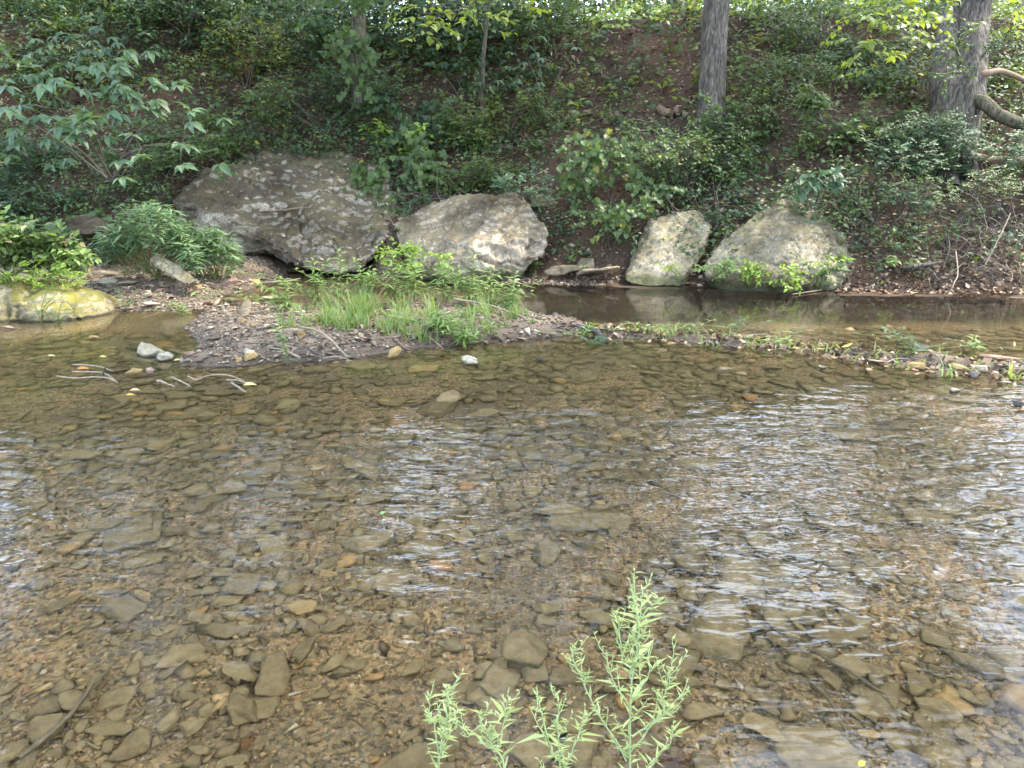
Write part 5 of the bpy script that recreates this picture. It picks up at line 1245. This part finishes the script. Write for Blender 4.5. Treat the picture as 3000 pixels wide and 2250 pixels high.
# ------------------------------------------------------------------ grass and weeds on the gravel bar
BLADE = (np.array([[-.5, 0, 0], [.5, 0, 0], [-.45, .4, .03], [.45, .4, .03], [-.3, .75, -.06], [.3, .75, -.06], [0, 1, -.22]]), np.array([[0, 1, 3, 2], [2, 3, 5, 4]]), np.array([[4, 5, 6]]))
rng = np.random.default_rng(55); mb = MB()
for i in range(190):
    u = rng.choice([rng.normal(1075, 45), rng.normal(1240, 60), rng.normal(1430, 70), rng.uniform(860, 1560), rng.normal(950, 50)])
    g = G(u, rng.uniform(905, 985) if u < 1350 else rng.uniform(880, 985), .1)
    d_ = float(bar_d(np.array([g[0]]), np.array([g[1]]))[0])
    if d_ < .12: continue
    z = hz1(g[0], g[1]); k = rng.integers(8, 30)
    hgt = rng.choice([.08, .14, .2, .32]) * rng.uniform(.7, 1.2) * (1.25 if 1030 < u < 1120 else .85)
    pb = np.array([g[0], g[1], z - .01]) + rng.normal(size=(k, 3)) * np.array([.03, .03, 0])
    an = rng.uniform(0, 6.28, k); ti = np.abs(rng.normal(0, .75, k)); ax = np.stack([np.cos(an) * ti, np.sin(an) * ti, np.ones(k)], 1)
    nm = np.stack([-np.cos(an), -np.sin(an), np.full(k, .4)], 1); tn = rng.uniform(0, 1, (k, 3)); tn[:, 0] = np.clip(tn[:, 0] * .5 + rng.uniform(0, .5), 0, 1)
    leaves(mb, pb, ax, nm, hgt * rng.uniform(.6, 1.15, k), rng.uniform(.006, .012, k), BLADE, tn)
tag(mb.build('grass', LG, smooth=True), 'bright green grass tufts growing on the gravel bar', 'grass', kind='stuff')

rng = np.random.default_rng(66); mb = MB()
for i in range(95):
    x_ = rng.uniform(.8, 5.8); y_ = float(np.interp(x_, [p[0] for p in DEBRIS], [p[1] for p in DEBRIS])) + rng.normal(0, .13) - (.35 if i % 4 == 0 and x_ > 3 else 0); k = rng.integers(3, 9)
    pb = np.array([x_, y_, .0]) + rng.normal(size=(k, 3)) * np.array([.05, .03, 0]); an = rng.uniform(0, 6.28, k); ti = np.abs(rng.normal(0, 1.6, k)); ax = np.stack([np.cos(an) * ti, np.sin(an) * ti, np.ones(k)], 1)
    leaves(mb, pb, ax, np.stack([-np.cos(an), -np.sin(an), np.full(k, .9)], 1), rng.uniform(.06, .17, k), rng.uniform(.009, .018, k), BLADE, rng.uniform(0, 1, (k, 3)))
tag(mb.build('strand_grass', LG, smooth=True), 'straggly green stems along the debris line across the riffle', 'grass', kind='stuff')
def weed(label, u, v, h, seed, mat=LG, n=16, L=.12, lean=.1, y=None, z=.1, name='waterside_weed', wid=.2, br=2):
    rng = np.random.default_rng(seed); b = G(u, v, z); b[2] = max(hz1(b[0], b[1]), -.02)
    dist = np.linalg.norm(b); Hm = h * dist / FPX; t = empty(name, b); tag(t, label, 'weed'); sm = MB()
    for s in range(br + 1):
        top = np.array([rng.normal(0, lean + .08 * s), rng.normal(0, .08), Hm * (1 if s == 0 else rng.uniform(.5, .85))])
        c = curve([np.zeros(3), top * np.array([.3, .3, .55]), top], 8); sm.tube(c, np.linspace(.005, .0025, 8), 5)
        m_ = n if s == 0 else n // 2
        for j in range(m_):
            f = .15 + .85 * (j + .5) / m_; p = c[min(int(f * 7), 7)] * (1 - (f * 7) % 1) + c[min(int(f * 7) + 1, 7)] * ((f * 7) % 1); an = j * 2.4 + rng.normal(0, .3)
            put_leaf(t, 'lance', mat, p, [math.cos(an), math.sin(an) , .35 + rng.normal(0, .2)], [rng.normal(0, .2), -.2, 1], L * rng.uniform(.7, 1.2) * (1.1 - .35 * f), L * wid * rng.uniform(.8, 1.2))
    sm.build('stem', M['stem'], t); return t
WD = [(930, 895, 100, 'leafy weed at the left end of the grass'), (1000, 900, 120, 'tall weed with a flower spike near the left of the grass'), (1075, 905, 110, 'weed in the thick of the grass, left of centre'), (1150, 900, 110, 'weed in front of the lime vine foot'),
 (1215, 905, 105, 'bushy weed near the middle of the grass'), (1300, 900, 100, 'weed right of the middle of the grass'), (1385, 905, 130, 'tallest weed in front of the pale blocky boulder'), (1440, 915, 110, 'weed beside the tallest one at the right of the grass'),
 (1490, 920, 80, 'short weed at the right end of the grass'), (1360, 985, 70, 'low spreading weed at the front edge of the bar'), (1300, 975, 55, 'smaller low weed beside the spreading one'), (850, 925, 70, 'low weed left of the grass on the gravel')]
for i, (u, v, h, lab) in enumerate(WD): weed(lab, u, v, h * 1.35, 700 + i, n=24, L=.16, br=6)
weed('slim young plant with broad leaves standing beside the driftwood pile', 840, 1040, 120, 720, LG, 18, .10, .03, wid=.38, br=0)
weed('young weed growing in front of the mossy boulder', 120, 945, 95, 721, LB, 12, .11, .08, z=.0, br=3)
weed('second young weed in front of the mossy boulder, right one', 170, 950, 60, 722, LB, 12, .10, .12, z=.0, br=3)
weed('small weed at the right foot of the mossy boulder', 225, 925, 50, 723, LB, 8, .09, .1, z=.02, br=2)
weed('spindly weed standing in the wet gravel, left shore', 370, 905, 70, 724, LB, 10, .11, .08, z=.03, br=2)
weed('compact bright sprout on the wet gravel, left shore', 540, 912, 40, 725, LG, 14, .10, .16, z=.03, br=4)
for i, (u, v, h, lab) in enumerate([(1700, 985, 45, 'sprig on the debris line beside the black branch'), (1735, 1010, 40, 'drooping sprig in the water below the black branch end'), (2010, 990, 40, 'sprig on the debris line left of centre'), (2160, 965, 40, 'upright sprig before the reflection of lime leaves'),
        (2300, 1015, 45, 'trailing sprig in the middle of the debris line'), (2645, 1000, 50, 'silvery sprig on the right debris line'), (2850, 1025, 40, 'grassy sprig near the broad pinkish rock'), (2680, 1055, 40, 'small upright sprig on the front debris line'), (1900, 985, 35, 'leafy sprig on the debris line right of the black branch')]):
    weed(lab, u, v, h, 740 + i, LB if i % 2 else LG, 11, .12, .2, z=.0, name='debris_sprig', br=3)

# ------------------------------------------------------------------ the weed in the foreground
def fg_weed(label, stems, seed, y0):
    rng = np.random.default_rng(seed); b = P(stems[0][0][0], stems[0][0][1], y0); t = empty('tall_weed', b); tag(t, label, 'weed'); sm = MB(); fm = MB(); cnt = 0
    runs = []
    for si, st in enumerate(stems):
        pts = [P(u, v, y0 + .05 * ((si * 7) % 3 - 1) * (i / len(st))) - b for i, (u, v) in enumerate(st)]
        c = curve(pts, 24); c += np.stack([fbm(np.arange(24) * .35 + seed, si * 3.1 + q * 7, 0, 2, 5) for q in range(3)], 1) * .012
        runs.append((c, .0036 if si == 0 else .0026, 1.0))
        ln = np.linalg.norm(np.diff(c, axis=0), axis=1).sum()
        for j in range(int(ln / .045)):
            f = rng.uniform(.2, .93); i = int(f * 23); d = norm(c[min(i + 1, 23)] - c[i - 1]); an = rng.uniform(0, 6.28)
            d2 = norm(d * 1.0 + np.array([math.cos(an), math.sin(an) * .7, .1]) * .8); l = rng.uniform(.04, .10) * (1.15 - f * .6)
            runs.append((curve([c[i], c[i] + d2 * l * .5 + np.array([0, 0, -.003]), c[i] + d2 * l + np.array([0, 0, .015])], 8), .0014, .62))
    for c, r0, k0 in runs:
        m_ = len(c); sm.tube(c, np.linspace(r0, .0009, m_), 5)
        ln = np.linalg.norm(np.diff(c, axis=0), axis=1).sum(); k = int(ln / (.017 if k0 == 1 else .011))
        for j in range(k):
            f = .06 + .94 * (j + .5) / k; p = np.array([np.interp(f, np.linspace(0, 1, m_), c[:, q]) for q in range(3)]); an = j * 2.4 + rng.normal(0, .4)
            L = (.014 + .034 * (1 - f) ** .7) * rng.uniform(.6, 1.3) * k0
            if rng.uniform() < .10 and f < .7: L *= 1.8
            a_ = [math.cos(an), math.sin(an) * .8, .5 + .5 * f + rng.normal(0, .3)]; n_ = [-.4 * math.cos(an) + rng.normal(0, .3), -.4 * math.sin(an) - .2, 1]; w_ = max(L * .17, .0045) * rng.uniform(.8, 1.2)
            if cnt < 300: put_leaf(t, 'lance', LP, p, a_, n_, L, w_); cnt += 1
            else: leaves(fm, p, np.array(a_), np.array(n_), L, w_, LANCE, rng.uniform(0, 1, (1, 3)))
    sm.build('stem', M['fgstem'], t)
    if fm.n: tag(fm.build('foliage', LP, t), kind='stuff')
M['fgstem'] = plain_mat('pale_green_stem', (.26, .34, .14), (.36, .44, .22), 40)
fg_weed('tallest pale green weed in the foreground, rising from the bottom edge', [[(1835, 2480), (1845, 2250), (1850, 1990), (1866, 1850), (1856, 1760), (1852, 1668)], [(1850, 1985), (1815, 1880), (1806, 1778)], [(1862, 1860), (1878, 1780), (1890, 1712)], [(1866, 1820), (1910, 1780), (1945, 1745)],
    [(1846, 2200), (1930, 2100), (1962, 1980), (1970, 1868)], [(1850, 2160), (1960, 2080), (2024, 1983)], [(1842, 2230), (1750, 2080), (1690, 1960), (1676, 1896)], [(1848, 2080), (1790, 1990), (1765, 1900)], [(1850, 2060), (1895, 1980), (1900, 1900)], [(1848, 2300), (1920, 2220), (1990, 2150)]], 801, 1.5)
fg_weed('pale green weed with two tips in the middle of the foreground clump', [[(1640, 2450), (1634, 2250), (1632, 2120), (1630, 2013)], [(1634, 2230), (1590, 2120), (1573, 2034)], [(1634, 2280), (1700, 2150), (1720, 2080)]], 802, 1.52)
fg_weed('short forked pale green weed left in the foreground clump', [[(1530, 2420), (1470, 2230), (1425, 2150), (1405, 2080)], [(1455, 2200), (1475, 2110), (1492, 2023)], [(1450, 2200), (1380, 2150), (1340, 2120)]], 803, 1.5)
fg_weed('leftmost pale green weed in the foreground with a curling leaf', [[(1265, 2420), (1280, 2250), (1300, 2130), (1312, 2050), (1350, 1966)], [(1285, 2210), (1262, 2100), (1255, 2030)], [(1290, 2180), (1330, 2100), (1345, 2060)]], 804, 1.5)
